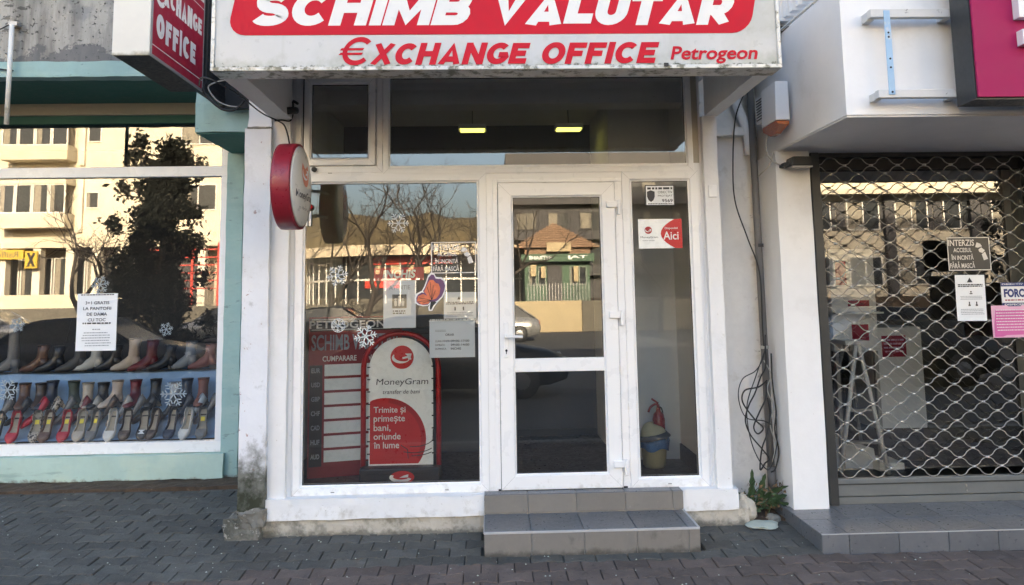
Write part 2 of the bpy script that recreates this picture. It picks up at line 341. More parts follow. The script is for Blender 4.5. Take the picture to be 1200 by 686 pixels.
def glyphs(txt, bold=0.0, res=3):
    k = (txt, bold)
    if k in _fc: return _fc[k]
    cu = bpy.data.curves.new('t', 'FONT'); cu.body = txt; cu.offset = bold; cu.resolution_u = res; cu.space_line = 1.0
    o = bpy.data.objects.new('t', cu); C.objects.link(o); dg = bpy.context.evaluated_depsgraph_get()
    me = bpy.data.meshes.new_from_object(o.evaluated_get(dg))
    vs = [v.co.copy() for v in me.vertices]; fs = [tuple(p.vertices) for p in me.polygons]
    bpy.data.objects.remove(o); bpy.data.curves.remove(cu); bpy.data.meshes.remove(me)
    xs = [v.x for v in vs] or [0]; ys = [v.y for v in vs] or [0]
    x0, x1, y0, y1 = min(xs), max(xs), min(ys), max(ys)
    _fc[k] = ([((v.x-x0)/((x1-x0) or 1), (v.y-y0)/((y1-y0) or 1)) for v in vs], fs); return _fc[k]
def put_text(b, txt, u0, u1, w0, w1, fn, shear=0, bold=.0, thick=.0):
    """fits txt to the rectangle u0..u1 x w0..w1 ; fn(u,w,d) -> point, d towards the viewer"""
    if not b.v or b.auto: b.mark()
    vs, fs = glyphs(txt, bold); h = w1-w0; sh = shear*h; W = (u1-u0)-sh
    P = [(u0+x*W+y*sh, w0+y*h) for x, y in vs]
    b.add([fn(u, v, thick) for u, v in P], fs)
    if thick:
        ed = {}
        for f in fs:
            for i in range(len(f)):
                a, c = f[i], f[(i+1) % len(f)]; ed[(a, c)] = ed.get((a, c), 0)+1
        o = len(b.v); b.v += [tuple(fn(u, v, 0)) for u, v in P]
        base = o-len(P)
        for (a, c) in ed:
            if (c, a) not in ed: b.f.append((base+a, base+c, o+c, o+a)); b.m.append(b.mi); b.sm.append(False)
def text(name, txt, m, parent, x0, x1, z0, z1, y, shear=0, bold=.0, thick=.0):
    b = MB(); put_text(b, txt, x0, x1, z0, z1, lambda u, v, d: (u, y-d, v), shear, bold, thick); return b.build(name, m, parent)
def arc(cx, cy, rx, ry, a0, a1, n=12): return [(cx+rx*math.cos(math.radians(a0+(a1-a0)*k/n)), cy+ry*math.sin(math.radians(a0+(a1-a0)*k/n))) for k in range(n+1)]
# heavy sans capitals as centre-line strokes in a unit box; tx / ty are the stem and bar weights
def block_glyph(ch, t):
    a = t/2; c = 1-a; m = .5
    G = {'I': [[(m, 0), (m, 1)]], 'H': [[(a, 0), (a, 1)], [(c, 0), (c, 1)], [(a, m), (c, m)]], 'L': [[(a, 1), (a, a*.9), (1, a*.9)]], 'T': [[(0, 1-a*.9), (1, 1-a*.9)], [(m, 1-a), (m, 0)]],
      'E': [[(1, 1-a*.8), (a, 1-a*.8), (a, a*.8), (1, a*.8)], [(a, m), (.88, m)]], 'F': [[(1, 1-a*.8), (a, 1-a*.8), (a, 0)], [(a, .48), (.86, .48)]],
      'V': [[(a*.95, 1), (m, .0), (1-a*.95, 1)]], 'A': [[(a*.95, 0), (m, 1), (1-a*.95, 0)], [(.25, .25), (.75, .25)]], 'X': [[(a, 0), (1-a, 1)], [(a, 1), (1-a, 0)]], 'N': [[(a, 0), (a, 1)], [(a, .98), (c, .02)], [(c, 0), (c, 1)]],
      'M': [[(a*.8, 0), (a*.8, 1)], [(a*.9, .95), (m, .12), (1-a*.9, .95)], [(1-a*.8, 0), (1-a*.8, 1)]],
      'U': [[(a, 1), (a, .42)]+arc(m, .40, m-a, .40-a*.8, 180, 360)+[(c, .42), (c, 1)]],
      'C': [arc(.54, m, .54-a, m-a*.85, 42, 318, 20)], 'O': [arc(m, m, m-a, m-a*.85, 90, 450, 26)], 'G': [arc(.54, m, .54-a, m-a*.85, 44, 335, 20)+[(c, .44), (.56, .44)]],
      'S': [arc(m, .725, m-a, .275-a*.8, 20, 190, 10)+arc(m, .72, m-a, .22, 190, 270, 5)[1:-1]+arc(m, .27, m-a*.9, .23, 90, 10, 5)[1:]+arc(m, .275, m-a*.9, .275-a*.8, 0, -165, 10)],
      'B': [[(a, 0), (a, 1)], [(a, 1-a*.8), (.56, 1-a*.8)]+arc(.56, (1.52-a*.8)/2, .36-a*.8, (.48-a*.8)/2, 90, -90, 8)[1:]+[(a, .52)], [(a, .50), (.60, .50)]+arc(.60, (.50+a*.8)/2, .40-a, (.50-a*.8)/2, 90, -90, 8)[1:]+[(a, a*.8)]],
      'R': [[(a, 0), (a, 1)], [(a, 1-a*.8), (.58, 1-a*.8)]+arc(.58, (1.42-a*.8)/2, .40-a, (.58-a*.8)/2, 90, -90, 8)[1:]+[(a, .42)], [(.44, .44), (c, 0)]]}
    return G[ch]
def block_text(b, txt, widths, u0, u1, w0, w1, fn, shear=.25, t=.24, gap=.10):
    """heavy letters of equal height h fitted to u0..u1; each stroke is a mitred ribbon, stacked a hair apart"""
    h = w1-w0; W = (u1-u0)-shear*h; tot = sum(widths[c] for c in txt)+gap*(len(txt)-1); k = W/tot; x = u0
    for ch in txt:
        b.mark(); w_ = widths[ch]*k; th = t*h                       # stem thickness in metres
        tn = th/w_
        for si, st in enumerate(block_glyph(ch, tn if ch not in 'I' else .5)):
            P = [Vector((p[0]*w_, p[1]*h)) for p in st]; P = [p for i, p in enumerate(P) if i == 0 or (p-P[i-1]).length > h*.004]
            if ch == 'I': wd = w_
            else: wd = th
            horiz = 1.0; L_, R_ = [], []; closed = (P[0]-P[-1]).length < 1e-6
            for i, p in enumerate(P):
                d0 = (p-P[i-1]).normalized() if i > 0 else ((P[0]-P[-2]).normalized() if closed else (P[1]-p).normalized()); d1 = (P[i+1]-p).normalized() if i < len(P)-1 else ((P[1]-P[0]).normalized() if closed else d0)
                n0 = Vector((-d0.y, d0.x)); n1 = Vector((-d1.y, d1.x)); mm = (n0+n1)
                mm = mm.normalized() if mm.length > 1e-4 else n0; cs = max(.35, mm.dot(n0)); kx = wd/2/cs
                o = Vector((mm.x*kx, mm.y*kx*.86)); L_.append(p+o); R_.append(p-o)
            for Q_ in (L_, R_):
                for q in Q_:
                    if q.y < 0: q.y = 0
                    if q.y > h: q.y = h
            vs = [fn(x+q.x+q.y*shear, w0+q.y, .0002*si) for q in L_]+[fn(x+q.x+q.y*shear, w0+q.y, .0002*si) for q in R_]; n = len(P)
            b.add(vs, [(i, i+1, n+i+1, n+i) for i in range(n-1)])
        x += w_+gap*k
BW = dict(zip('IHLTEFVAXNMUCOGSBR', (.30, .95, .78, .86, .82, .80, 1.0, 1.02, 1.0, .98, 1.12, .92, .95, 1.02, 1.0, .88, .92, .95)))
def rrect(x0, x1, z0, z1, r, n=5, shear=0):
    pts = []
    for cx, cz, a in ((x0+r, z0+r, PI), (x1-r, z0+r, 1.5*PI), (x1-r, z1-r, 0), (x0+r, z1-r, .5*PI)):
        for i in range(n+1):
            t = a+i*PI/2/n; pts.append((cx+r*math.cos(t), cz+r*math.sin(t)))
    return [(x+shear*(z-z0), z) for x, z in pts]
def smooth_path(pts, k=5):
    P = [Vector(p) for p in pts]; P = [2*P[0]-P[1]]+P+[2*P[-1]-P[-2]]; out = []
    for i in range(1, len(P)-2):
        for j in range(k):
            t = j/k; a, b, c, d = P[i-1], P[i], P[i+1], P[i+2]
            out.append(.5*((2*b)+(c-a)*t+(2*a-5*b+4*c-d)*t*t+(3*b-a-3*c+d)*t**3))
    out.append(P[-2]); return out
def gz(y): return .03+.04*(y+.49)

# ================================================================== THE SETTING
b = MB(); b.add([(-1500,-1500,-.36),(1500,-1500,-.36),(1500,1500,-.36),(-1500,1500,-.36)], [(0,1,2,3)])
tag(b.build('ground', m_ground), kind='structure')
b = MB(); b.add([(-60,-3.6,gz(-3.6)-.02),(60,-3.6,gz(-3.6)-.02),(60,1.6,gz(1.6)-.012),(-60,1.6,gz(1.6)-.012),(-60,-3.6,-.40),(60,-3.6,-.40)], [(0,1,2,3),(4,5,1,0)])
pav = tag(b.build('pavement', m_joint), kind='structure')
part('kerb', m_stone, pav, (-60, 60, -3.75, -3.6, -.4, gz(-3.6)), bevel=.02)
b = MB(); b.box(-70, 70, -30.6, -3.75, -.5, -.24); tag(b.build('road', m_asphalt), kind='structure')
terr = MB(); terr.box(-90, 90, -140, -31.0, -.45, 1.15); tag(terr.build('terrace_ground', m_soil), kind='structure')

PL, PW, PA = .195, .130, .0080
def paver_mesh(L, W, a, g=.0022, ch=.0045, th=.03):
    bb = .012
    top = [(-L/2, W/2+a), (-L/4-bb, W/2+a), (-L/4+bb, W/2-a), (L/4-bb, W/2-a), (L/4+bb, W/2+a), (L/2, W/2+a)]
    o = top + [(x, -y) for x, y in reversed(top)]
    def shr(k):
        r = []
        for x, y in o: r.append((x-math.copysign(k, x) if abs(x) > L/2-1e-6 else x, y-math.copysign(k, y)))
        return r
    A = shr(g+ch); B_ = shr(g); n = 12
    vs = [(x, y, 0) for x, y in A]+[(x, y, -ch*.8) for x, y in B_]+[(x, y, -th) for x, y in B_]
    fs = [tuple(reversed(range(n)))]
    for k in (0, n):
        for i in range(n): fs.append((k+i, k+(i+1) % n, k+n+(i+1) % n, k+n+i))
    return vs, fs
pv, pf = paver_mesh(PL, PW, PA)
pm = {}
for key, m in (('g', m_pave_g), ('p', m_pave_p)):
    me = bpy.data.meshes.new('paver'); me.from_pydata(pv, [], pf); me.materials.append(m); pm[key] = me
cells = []
R0 = -.655
for r in range(-22, 15):
    y = R0+r*PW
    for k in range(-32, 27):
        x = .03+k*PL+(PL/2 if r % 2 else 0)
        if -.06 < x < 1.27 and y > -.46: continue
        if x > 2.02 and y > -.53: continue
        if -1.72 < x < 1.95 and y > .02 and x < 1.6: continue
        if x > 1.6 and y > .28: continue
        if -1.76 < x < -1.5 and y > -.02: continue
        if y > 1.25: continue
        key = 'p' if y < -.60-.10*max(0, min(1, (-1.0-x)/.8)) else 'g'
        vis = (Vector((x, y, 0))-Vector((0, -5.2, 1.6))); pz = vis.dot(fw); u = 600+880*vis.dot(r2)/pz; v_ = 250-880*vis.dot(u2)/pz
        cells.append((-10 < u < 1210 and v_ < 696, pz, x, y, key))
vis = sorted([c for c in cells if c[0]], key=lambda c: c[1]); ids = set(id(c) for c in vis[:300])
stuff = {'g': MB(), 'p': MB()}; sl = math.atan(.04); prnd = random.Random(3)
for c in cells:
    _, _, x, y, key = c; dz = prnd.uniform(-.004, .002)+.006*noise.noise(Vector((x*1.3, y*1.3, 0))); tx, ty = sl+prnd.uniform(-.016, .016), prnd.uniform(-.014, .014)
    if id(c) in ids:
        o = bpy.data.objects.new('paver', pm[key]); C.objects.link(o); o.parent = pav
        o.location = (x, y, gz(y)+dz); o.rotation_euler = (tx, ty, prnd.uniform(-.006, .006))
    else:
        M_ = Matrix.Translation((x, y, gz(y)+dz)) @ Euler((tx, ty, 0)).to_matrix().to_4x4()
        stuff[key].add([M_ @ Vector(p) for p in pv], pf)
for key, m in (('g', m_pave_g), ('p', m_pave_p)): tag(stuff[key].build('pavers', m, pav), kind='stuff')
# dirt strip under the left shopfront and litter
rough_box('dirt_strip', m_soil, pav, -5.6, -1.7, 1.02, 1.5, .0, .115, .05, .012, 9)
b = MB(); lr = random.Random(5)
for i in range(170):
    x = lr.uniform(-3.6, 3.0); y = lr.uniform(-1.0, .9) if x < -1.9 else lr.uniform(-1.0, -.15); s = lr.uniform(.002, .007)
    if -.08 < x < 1.3 and y > -.5 or x > 1.95 and y > -.6: continue
    z = gz(y)+s*.3; a = lr.uniform(0, 6)
    b.add([(x+s*math.cos(a+k*1.57), y+s*math.sin(a+k*1.57), z) for k in range(4)]+[(x, y, z+s*.8)], [(0,1,4),(1,2,4),(2,3,4),(3,0,4)])
tag(b.build('litter', m_chunk), kind='stuff')

# ================================================================== EXCHANGE OFFICE (middle)
ex = thing('exchange_office', 'white painted exchange office with glazed front and white door in the middle', 'shop')
part('wall', m_plaster, ex, (-1.48, 1.6, -.02, .25, 3.42, 7.2), (-1.48, 1.60, .10, .25, 3.16, 3.42), (-1.648, 1.60, .25, .45, 3.0, 7.2))
part('side_wall', m_intwall, ex, (-1.47, -1.365, .26, 2.0, .2, 3.4), (1.48, 1.58, .26, 2.0, .2, 3.4))
rough_box('pier', m_plaster, ex, -1.482, -1.362, -.05, .24, .24, 3.0, .07, .0035, 5)
rough_box('pier', m_plaster, ex, 1.512, 1.612, -.05, .24, .20, 2.824, .07, .0035, 5)
part('reveal', m_plaster, ex, (-1.362, -1.338, .004, .2, .26, 3.2), (1.498, 1.513, .004, .2, .26, 3.2))
part('upper_strip', m_beige, ex, (1.44, 1.50, .012, .09, 2.5, 3.2))
rough_box('sill', m_plaster, ex, -1.492, -.050, -.078, .24, .150, .283, .04, .006, 7)
rough_box('sill', m_plaster, ex, 1.262, 1.640, -.075, .24, .150, .283, .04, .006, 7)
rough_box('plinth', m_plinth, ex, -1.56, -.045, -.060, .24, .0, .150, .035, .011, 8, .012)
rough_box('plinth', m_plinth, ex, 1.258, 1.71, -.060, .24, .0, .150, .035, .012, 8, .015)
part('roof_block', m_old, ex, (-1.6, 1.98, .25, 9, 3.5, 7.2), bevel=0)
part('junction_plate', m_pvc, ex, (1.535, 1.592, -.062, -.05, 2.245, 2.33), bevel=.002)

fr0 = frame('window_frame', m_pvc, ex, -1.331, -.014, .283, 2.444, .000, .066)
pane('glass_pane', G_main, fr0, -1.266, -.079, .345, 2.380, .0165)
tf = frame('transom_frame', m_pvc, ex, -1.345, -.735, 2.455, 3.18, .006, .050)
vs_ = frame('transom_frame', m_pvc, ex, -1.280, -.785, 2.506, 3.135, -.008, .052)
pane('glass_pane', G_main, vs_, -1.228, -.837, 2.558, 3.083, .012)
tf2 = frame('transom_frame', m_pvc, ex, -.733, 1.455, 2.440, 3.18, .004, .050)
pane('glass_pane', G_main, tf2, -.683, 1.405, 2.49, 3.13, .02)
part('transom_bar', m_pvc, ex, (-1.345, 1.50, .010, .07, 2.40, 2.50), (-1.345, -1.3315, .012, .07, .283, 2.40), (-.0135, .0495, .009, .07, .283, 2.40), (1.479, 1.50, .012, .07, .283, 2.40), (.0495, .938, .012, .07, 2.379, 2.40))
part('door_frame', m_pvc, ex, (.030, .064, .001, .06, .283, 2.395), (.064, .937, .001, .06, 2.372, 2.395), (.886, .937, .001, .06, .283, 2.372), bevel=.003)
sf = frame('window_frame', m_pvc, ex, .938, 1.479, .283, 2.444, .0005, .072)
pane('glass_pane', G_right, sf, 1.010, 1.407, .355, 2.372, .0165)
b = MB()
for x in (-1.06, -.30): b.box(x-.012, x+.012, -.0015, .0, .300, .304)
for x in (-1.10, -.02, 1.04): b.box(x-.014, x+.014, .0085, .0098, 2.452, 2.456)
b.box(1.19, 1.215, -.001, 0, .305, .309); b.build('drain_slot', m_gasket, ex)

dr = frame('door', m_pvc, ex, .067, .883, .292, 2.368, -.014, .104, .05, .010, .86)
part('sill_drip', m_pvc, ex, (-1.331, -.02, -.012, .001, .270, .2825), (.94, 1.479, -.012, .001, .270, .2825), bevel=.002)
part('mid_rail', m_pvc, dr, (.169, .781, -.010, .03, 1.066, 1.158), bevel=.006)
pane('glass_pane', G_right, dr, .171, .779, 1.158, 2.264, .004)
pane('glass_pane', G_main, dr, .171, .779, .396, 1.066, .004)
hd = part('handle', m_pvc, dr, (.096, .126, -.024, -.014, 1.165, 1.405), bevel=.006)
b = MB(); b.tube(smooth_path([(.111, -.02, 1.31), (.111, -.055, 1.31), (.122, -.068, 1.31), (.16, -.070, 1.31), (.222, -.068, 1.308)], 4), .0095, 8); b.build('lever', m_pvc, dr)
b = MB(); b.lathe([(.008, -.0265), (.008, -.024)], 12, (.111, 0, 1.215), 'y'); b.box(.1085, .1135, -.0262, -.024, 1.192, 1.214); b.build('keyhole', m_gasket, dr)
for z in (2.19, 1.425, .43):
    h = part('hinge', m_pvc, dr, (.822, .898, -.036, -.012, z-.004, z+.040), bevel=.004)
    part('hinge_pin', m_pvc, dr, (.898, .920, -.038, -.010, z-.055, z+.048), bevel=.004)
part('door_hinge_gap', m_gasket, ex, (.884, .8855, -.0005, .02, .30, 2.36))
b = MB(); b.box(.045, .062, -.004, 0, .284, .298); b.box(.888, .915, -.006, 0, .284, .299); b.build('threshold_cap', m_gasket, ex)

# interior
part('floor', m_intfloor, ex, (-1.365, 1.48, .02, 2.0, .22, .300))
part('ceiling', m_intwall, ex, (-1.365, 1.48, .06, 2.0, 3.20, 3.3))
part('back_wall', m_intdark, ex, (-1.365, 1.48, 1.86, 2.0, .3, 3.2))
part('skirting', m_base, ex, (-1.360, .97, 1.845, 1.86, .3, .36), (-1.365, -1.35, .10, 1.84, .3, .42), (1.465, 1.48, .05, .76, .3, .42))
part('partition_wall', m_intwall, ex, (.98, 1.48, .78, .86, .3, 3.2), (.98, 1.04, .86, 1.86, .3, 3.2))
part('counter', m_intdark, ex, (-.62, .22, 1.2, 1.5, .3, 1.28), bevel=.01)
part('counter_top', m_base, ex, (-.66, .26, 1.17, 1.55, 1.282, 1.32), bevel=.005)
for x, q in ((-.13, 'left'), (.71, 'right')):
    t = thing('ceiling_lamp', f'{q} of the two lit yellow ceiling panels seen through the wide transom window', 'lamp', group='lit ceiling panels inside the exchange office')
    part('lamp_housing', m_pvc, t, (x-.12, x+.12, 1.16, 1.30, 3.02, 3.06)); part('diffuser', m_lampem, t, (x-.105, x+.105, 1.165, 1.295, 3.012, 3.019))
    b = MB(); b.tube([(x, 1.23, 3.06), (x, 1.27, 3.2)], .006, 6); b.build('rod', m_grey, t)

# canopy
cn = thing('canopy', 'grey white boxed canopy over the exchange office carrying the main sign', 'canopy')
rough_box('side_panel', m_plaster, cn, -1.480, -1.352, -1.045, -.052, 2.825, 3.40, .06, .004, 6)
rough_box('side_panel', m_plaster, cn, 1.530, 1.625, -1.045, -.052, 2.825, 3.40, .06, .004, 6)
part('soffit', m_plaster, cn, (-1.352, 1.530, -1.045, -.022, 3.34, 3.41))
part('roof', m_old, cn, (-1.5, 1.64, -1.15, -.022, 3.415, 3.47))

# ---- main sign
sg = thing('shop_sign', 'long white sign reading SCHIMB VALUTAR and EXCHANGE OFFICE in red and white', 'sign')
SX0, SX1, SZ0, SZ1, SY = -1.492, 1.634, 2.818, 3.46, -1.2
part('panel', m_signface, sg, (SX0+.02, SX1-.02, SY+.004, SY+.02, SZ0+.022, SZ1-.02))
fb = MB(); fb.box(SX0, SX1, SY-.008, SY+.15, SZ0, SZ0+.022); fb.box(SX0, SX1, SY-.008, SY+.15, SZ1-.02, SZ1)
fb.box(SX0, SX0+.02, SY-.0081, SY+.1501, SZ0+.022, SZ1-.02); fb.box(SX1-.02, SX1, SY-.0081, SY+.1501, SZ0+.022, SZ1-.02)
fb.build('frame', m_alu, sg, .003)
part('casing', m_aluclean, sg, (SX0+.02, SX1-.02, SY+.02, SY+.148, SZ0+.024, SZ1-.022))
b = MB(); b.prism(rrect(-1.412, 1.465, 3.020, 3.325, .10, 6, .20), SY+.001, SY+.004); b.build('red_bar', m_signred, sg)
fsg = lambda u, v, d: (u, SY+.0004-d, v)
b = MB(); block_text(b, 'SCHIMB', BW, -1.290, -.050, 3.072, 3.272, fsg, .28, .33, .07); b.build('letter', m_letter, sg)
b = MB(); block_text(b, 'VALUTAR', BW, .005, 1.408, 3.067, 3.268, fsg, .28, .33, .05); b.build('letter', m_letter, sg)
def euro(b, x0, x1, z0, z1, y, sh=.25):
    h = z1-z0; w_ = x1-x0-sh*h; cx = .56; P = []
    fo = lambda u, v: (x0+u*w_+v*h*sh, z0+v*h)
    a0, a1 = math.radians(42), math.radians(318); n = 22
    out = [(cx+.50*math.cos(a0+(a1-a0)*i/n), .5+.5*math.sin(a0+(a1-a0)*i/n)) for i in range(n+1)]
    inn = [(cx+.34*math.cos(a0+(a1-a0)*i/n), .5+.33*math.sin(a0+(a1-a0)*i/n)) for i in range(n+1)]
    vs = [fo(*p) for p in out]+[fo(*p) for p in inn]
    b.add([(x, y, z) for x, z in vs], [(i, i+1, n+2+i, n+1+i) for i in range(n)])
    for v in (.40, .56):
        b.add([(x, y-.0004, z) for x, z in (fo(-.05, v-.035), fo(.72, v-.035), fo(.76, v+.045), fo(0, v+.045))], [(0, 1, 2, 3)])
b = MB(); euro(b, -.812, -.610, 2.848, 3.008, SY+.001); b.build('euro_symbol', m_signred, sg)
b = MB(); block_text(b, 'XCHANGE', BW, -.640, .245, 2.849, 2.972, fsg, .28, .29, .09); b.build('letter', m_signred, sg)
b = MB(); block_text(b, 'OFFICE', BW, .290, .958, 2.849, 2.972, fsg, .28, .29, .09); b.build('letter', m_signred, sg)
text('lettering', 'Petrogeon', m_signred, sg, 1.010, 1.512, 2.846, 2.945, SY+.001, .22, .022, .001)
part('drip_tab', m_black, sg, (.975, 1.00, SY-.012, SY-.006, 2.828, 2.848))

# ---- side sign
PX, PT = -1.985, -2.205; PY0, PY1, PZ0, PZ1 = -.84, -.02, 3.03, 4.05
ss = thing('projecting_sign', 'projecting double sided lightbox with red side reading EXCHANGE OFFICE', 'sign')
part('end_panel', m_pswhite, ss, (PT, PX, PY0, PY0+.012, PZ0, PZ1), bevel=.008)
part('casing', m_black, ss, (PT+.004, PX-.004, PY0+.014, PY1, PZ0+.004, PZ1-.002))
fb = MB(); fb.box(PX-.004, PX+.004, PY0+.014, PY1, PZ0, PZ0+.018); fb.box(PX-.004, PX+.004, PY1-.012, PY1, PZ0+.018, PZ1); fb.box(PX-.004, PX+.004, PY0+.014, PY0+.026, PZ0+.018, PZ1)
fb.build('frame', m_grey, ss)
part('red_face', m_psred, ss, (PX-.006, PX+.0015, PY0+.027, PY1-.013, PZ0+.019, PZ1-.01))
ff = lambda u, v, d: (PX+.0025+d, u, v)
b = MB(); block_text(b, 'OFFICE', BW, PY0+.075, PY1-.14, 3.165, 3.335, ff, 0, .27, .16); block_text(b, 'XCHANGE', BW, PY0+.165, PY1-.045, 3.405, 3.545, ff, 0, .25, .12)
block_text(b, 'SCHIMB', BW, PY0+.06, PY1-.06, 3.86, 3.98, ff, 0, .25, .12); b.build('letter', m_letter, ss); b = MB()
n = 20
vs = [(PX+.0025, PY0+.125+.085*math.cos(t), 3.475+.105*math.sin(t)) for t in [math.radians(50+260*i/n) for i in range(n+1)]]+[(PX+.0025, PY0+.125+.055*math.cos(t), 3.475+.072*math.sin(t)) for t in [math.radians(50+260*i/n) for i in range(n+1)]]
b.add(vs, [(i, i+1, n+2+i, n+1+i) for i in range(n)])
b.build('euro_symbol', m_letter, ss)
b = MB()
for z, h in ((3.105, .006), (3.615, .006), (3.665, .05)): b.mark().add([ff(PY0+.03, z, 0), ff(PY1-.016, z, 0), ff(PY1-.016, z+h, 0), ff(PY0+.03, z+h, 0)], [(0,1,2,3)])
b.build('line', m_letter, ss)
part('bracket', m_black, ss, (-2.03, -1.97, PY1, .40, 3.035, 3.10), (-2.03, -1.972, .02, .39, 3.10, 4.0), bevel=.003)
part('back_plate', m_black, ss, (-2.02, -1.80, .395, .46, 3.02, 3.9))

# unseen neighbouring blocks, added and sized for the shade they throw across the street
nb = thing('shade_block', 'tall pale block added for shade further along the street to the right, outside the picture', 'building'); part('wall', m_rwall, nb, (12, 46, -1, 14, 0, 18.0))
nb = thing('shade_block', 'weathered row raised for shade further along the street to the left, outside the picture', 'building'); part('wall', m_old, nb, (-50, -9.02, .5, 12, 0, 10.5))

# ================================================================== LEFT SHOE SHOP
ls = thing('shoe_shop', 'weathered shoe shop on the left with faded teal trim and wide display window', 'shop')
WY = 1.35
part('upper_wall', m_old, ls, (-9, -1.65, .50, .9, 3.405, 10.5)); part('building_block', m_old, ls, (-9, -1.65, .9, 11, 3.6, 10.5), (-9, -5.4, 1.3, 11, 0, 3.6), (-9, -1.7, 4, 11, 0, 3.6))
rough_box('fascia', m_teal, ls, -9, -1.67, .492, .60, 3.300, 3.420, .06, .006, 6)
part('soffit', m_tealdark, ls, (-9, -1.66, .60, 1.40, 3.302, 3.36))
part('head_trim', m_beige, ls, (-9, -2.2, 1.30, 1.40, 3.20, 3.30)); part('head_frame', m_tealdark, ls, (-9, -2.2, 1.335, 1.40, 3.13, 3.20))
rough_box('beam_end', m_teal, ls, -2.232, -1.652, .50, 1.36, 2.862, 3.298, .07, .007, 5, .012)
part('beam_soffit', m_tealdark, ls, (-2.225, -1.655, .51, 1.35, 2.852, 2.858))
rough_box('jamb', m_teal, ls, -2.262, -2.12, 1.315, 1.42, .10, 2.86, .07, .005, 5)
rough_box('jamb_return', m_teal, ls, -2.12, -1.655, 1.33, 1.42, .10, 2.86, .1, .004, 5)
rough_box('sill', m_teal_lit, ls, -5.6, -2.222, 1.268, 1.42, .118, .318, .05, .006, 5, .008)
wf = MB(); wf.box(-5.5, -2.262, 1.33, 1.40, .322, .412); wf.box(-5.5, -2.262, 1.33, 1.40, 2.655, 2.745); wf.box(-2.318, -2.262, 1.331, 1.399, .412, 2.655); wf.box(-2.318, -2.262, 1.331, 1.399, 2.745, 3.13); wf.box(-5.5, -5.44, 1.331, 1.399, .412, 2.655)
wfo = wf.build('window_frame', m_pvc, ls, .004)
for x in (-3.36, -2.62): part('drain_cap', m_pvc, wfo, (x-.018, x+.018, 1.322, 1.330, .338, .352), bevel=.003)
pane('glass_pane', G_left, wfo, -5.44, -2.318, .412, 2.655, 1.37); pane('glass_pane', G_left, wfo, -5.5, -2.318, 2.745, 3.13, 1.37)
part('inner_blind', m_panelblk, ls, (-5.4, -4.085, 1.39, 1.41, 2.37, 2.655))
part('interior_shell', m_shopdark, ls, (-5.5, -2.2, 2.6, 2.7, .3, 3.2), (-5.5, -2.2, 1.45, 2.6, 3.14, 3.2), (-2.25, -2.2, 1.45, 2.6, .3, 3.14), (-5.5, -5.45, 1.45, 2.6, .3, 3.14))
rough_box('party_pillar', m_pillar, ls, -1.655, -1.478, -.10, 1.3, .20, 2.750, .06, .004, 5, .004)
rough_box('party_pillar', m_pillar, ls, -1.642, -1.478, -.085, 1.3, 2.762, 3.5, .07, .005, 5, .012)
rough_box('pillar_footing', m_foot, ls, -1.735, -1.50, -.105, .4, .0, .175, .022, .020, 10, .05)
rough_box('pillar_footing', m_foot, ls, -1.66, -1.47, -.115, .3, .12, .235, .022, .018, 12, .05)
# patchy plaster lip on the pillar
rough_box('plaster_lip', m_stone, ls, -1.640, -1.485, -.106, -.04, 2.750, 2.763, .02, .004, 20, .004)
b = MB(); b.tube([(-3.605, .44, 3.69), (-3.605, .44, 2.92)], .017, 12); pp = b.build('drain_pipe', m_pswhite)
tag(pp, 'short white pipe hanging down in front of the shoe shop fascia', 'pipe')
b = MB(); b.box(-3.63, -3.57, .44, .52, 3.69, 3.72); b.build('pipe_bracket', m_grey, pp)
b = MB(); b.tube(smooth_path([(-4.4, .47, 3.83), (-4.0, .46, 3.66), (-3.8, .46, 3.63), (-3.62, .46, 3.71)], 5), .005, 5); tag(b.build('cable', m_rubber), 'thin dark cable looping to the top of the white pipe', 'cable')
b = MB(); b.tube(smooth_path([(-4.5, .475, 3.40), (-3.85, .475, 3.37), (-3.6, .476, 3.345)], 4), .006, 5); tag(b.build('cable', m_rubber), 'dark cable lying along the left end of the teal fascia', 'cable')

# ---- shoe display
ds = thing('display_stand', 'stepped display stand covered in blue cloth inside the shoe shop window', 'stand')
cl = MB(); prof = [(1.42, .422), (1.60, .430), (1.61, .52), (1.75, .56), (1.76, .62), (1.92, .64), (1.94, .92), (2.30, .935)]
nx = 110; fs = []; vs = []
for i in range(nx+1):
    x = -5.0+(2.69)*i/nx
    for y, z in prof: vs.append((x, y+.012*noise.noise(Vector((x*5, y*3, 1)))-(.014*abs(math.sin(x*9+z*3)) if z > .5 else 0), z+.006*noise.noise(Vector((x*8, y*2, 4)))))
n = len(prof)
for i in range(nx):
    for j in range(n-1): fs.append((i*n+j, (i+1)*n+j, (i+1)*n+j+1, i*n+j+1))
cl.add(vs, fs, True).build('cloth', m_cloth, ds)
part('stand_frame', m_shopdark, ds, (-5.0, -2.33, 1.97, 2.3, .4, .90))
_mats = {}
def smat(col, rough=.45, leo=False):
    k = (col, leo)
    if k not in _mats:
        st = [dict(col=(.03, .02, .015), scale=48, lo=.50, hi=.54, amt=1)] if leo else ()
        _mats[k] = mat('shoe_leather', col, rough, .12, 12, .1, 90, st)
    return _mats[k]
m_insole = mat('insole_tan', (.30, .26, .20), .7, .1); m_sole = mat('shoe_sole', (.03, .028, .026), .6, .1); m_tag = mat('yellow_price_tag', (.75, .60, .05), .6, .05); m_buckle = m_grey
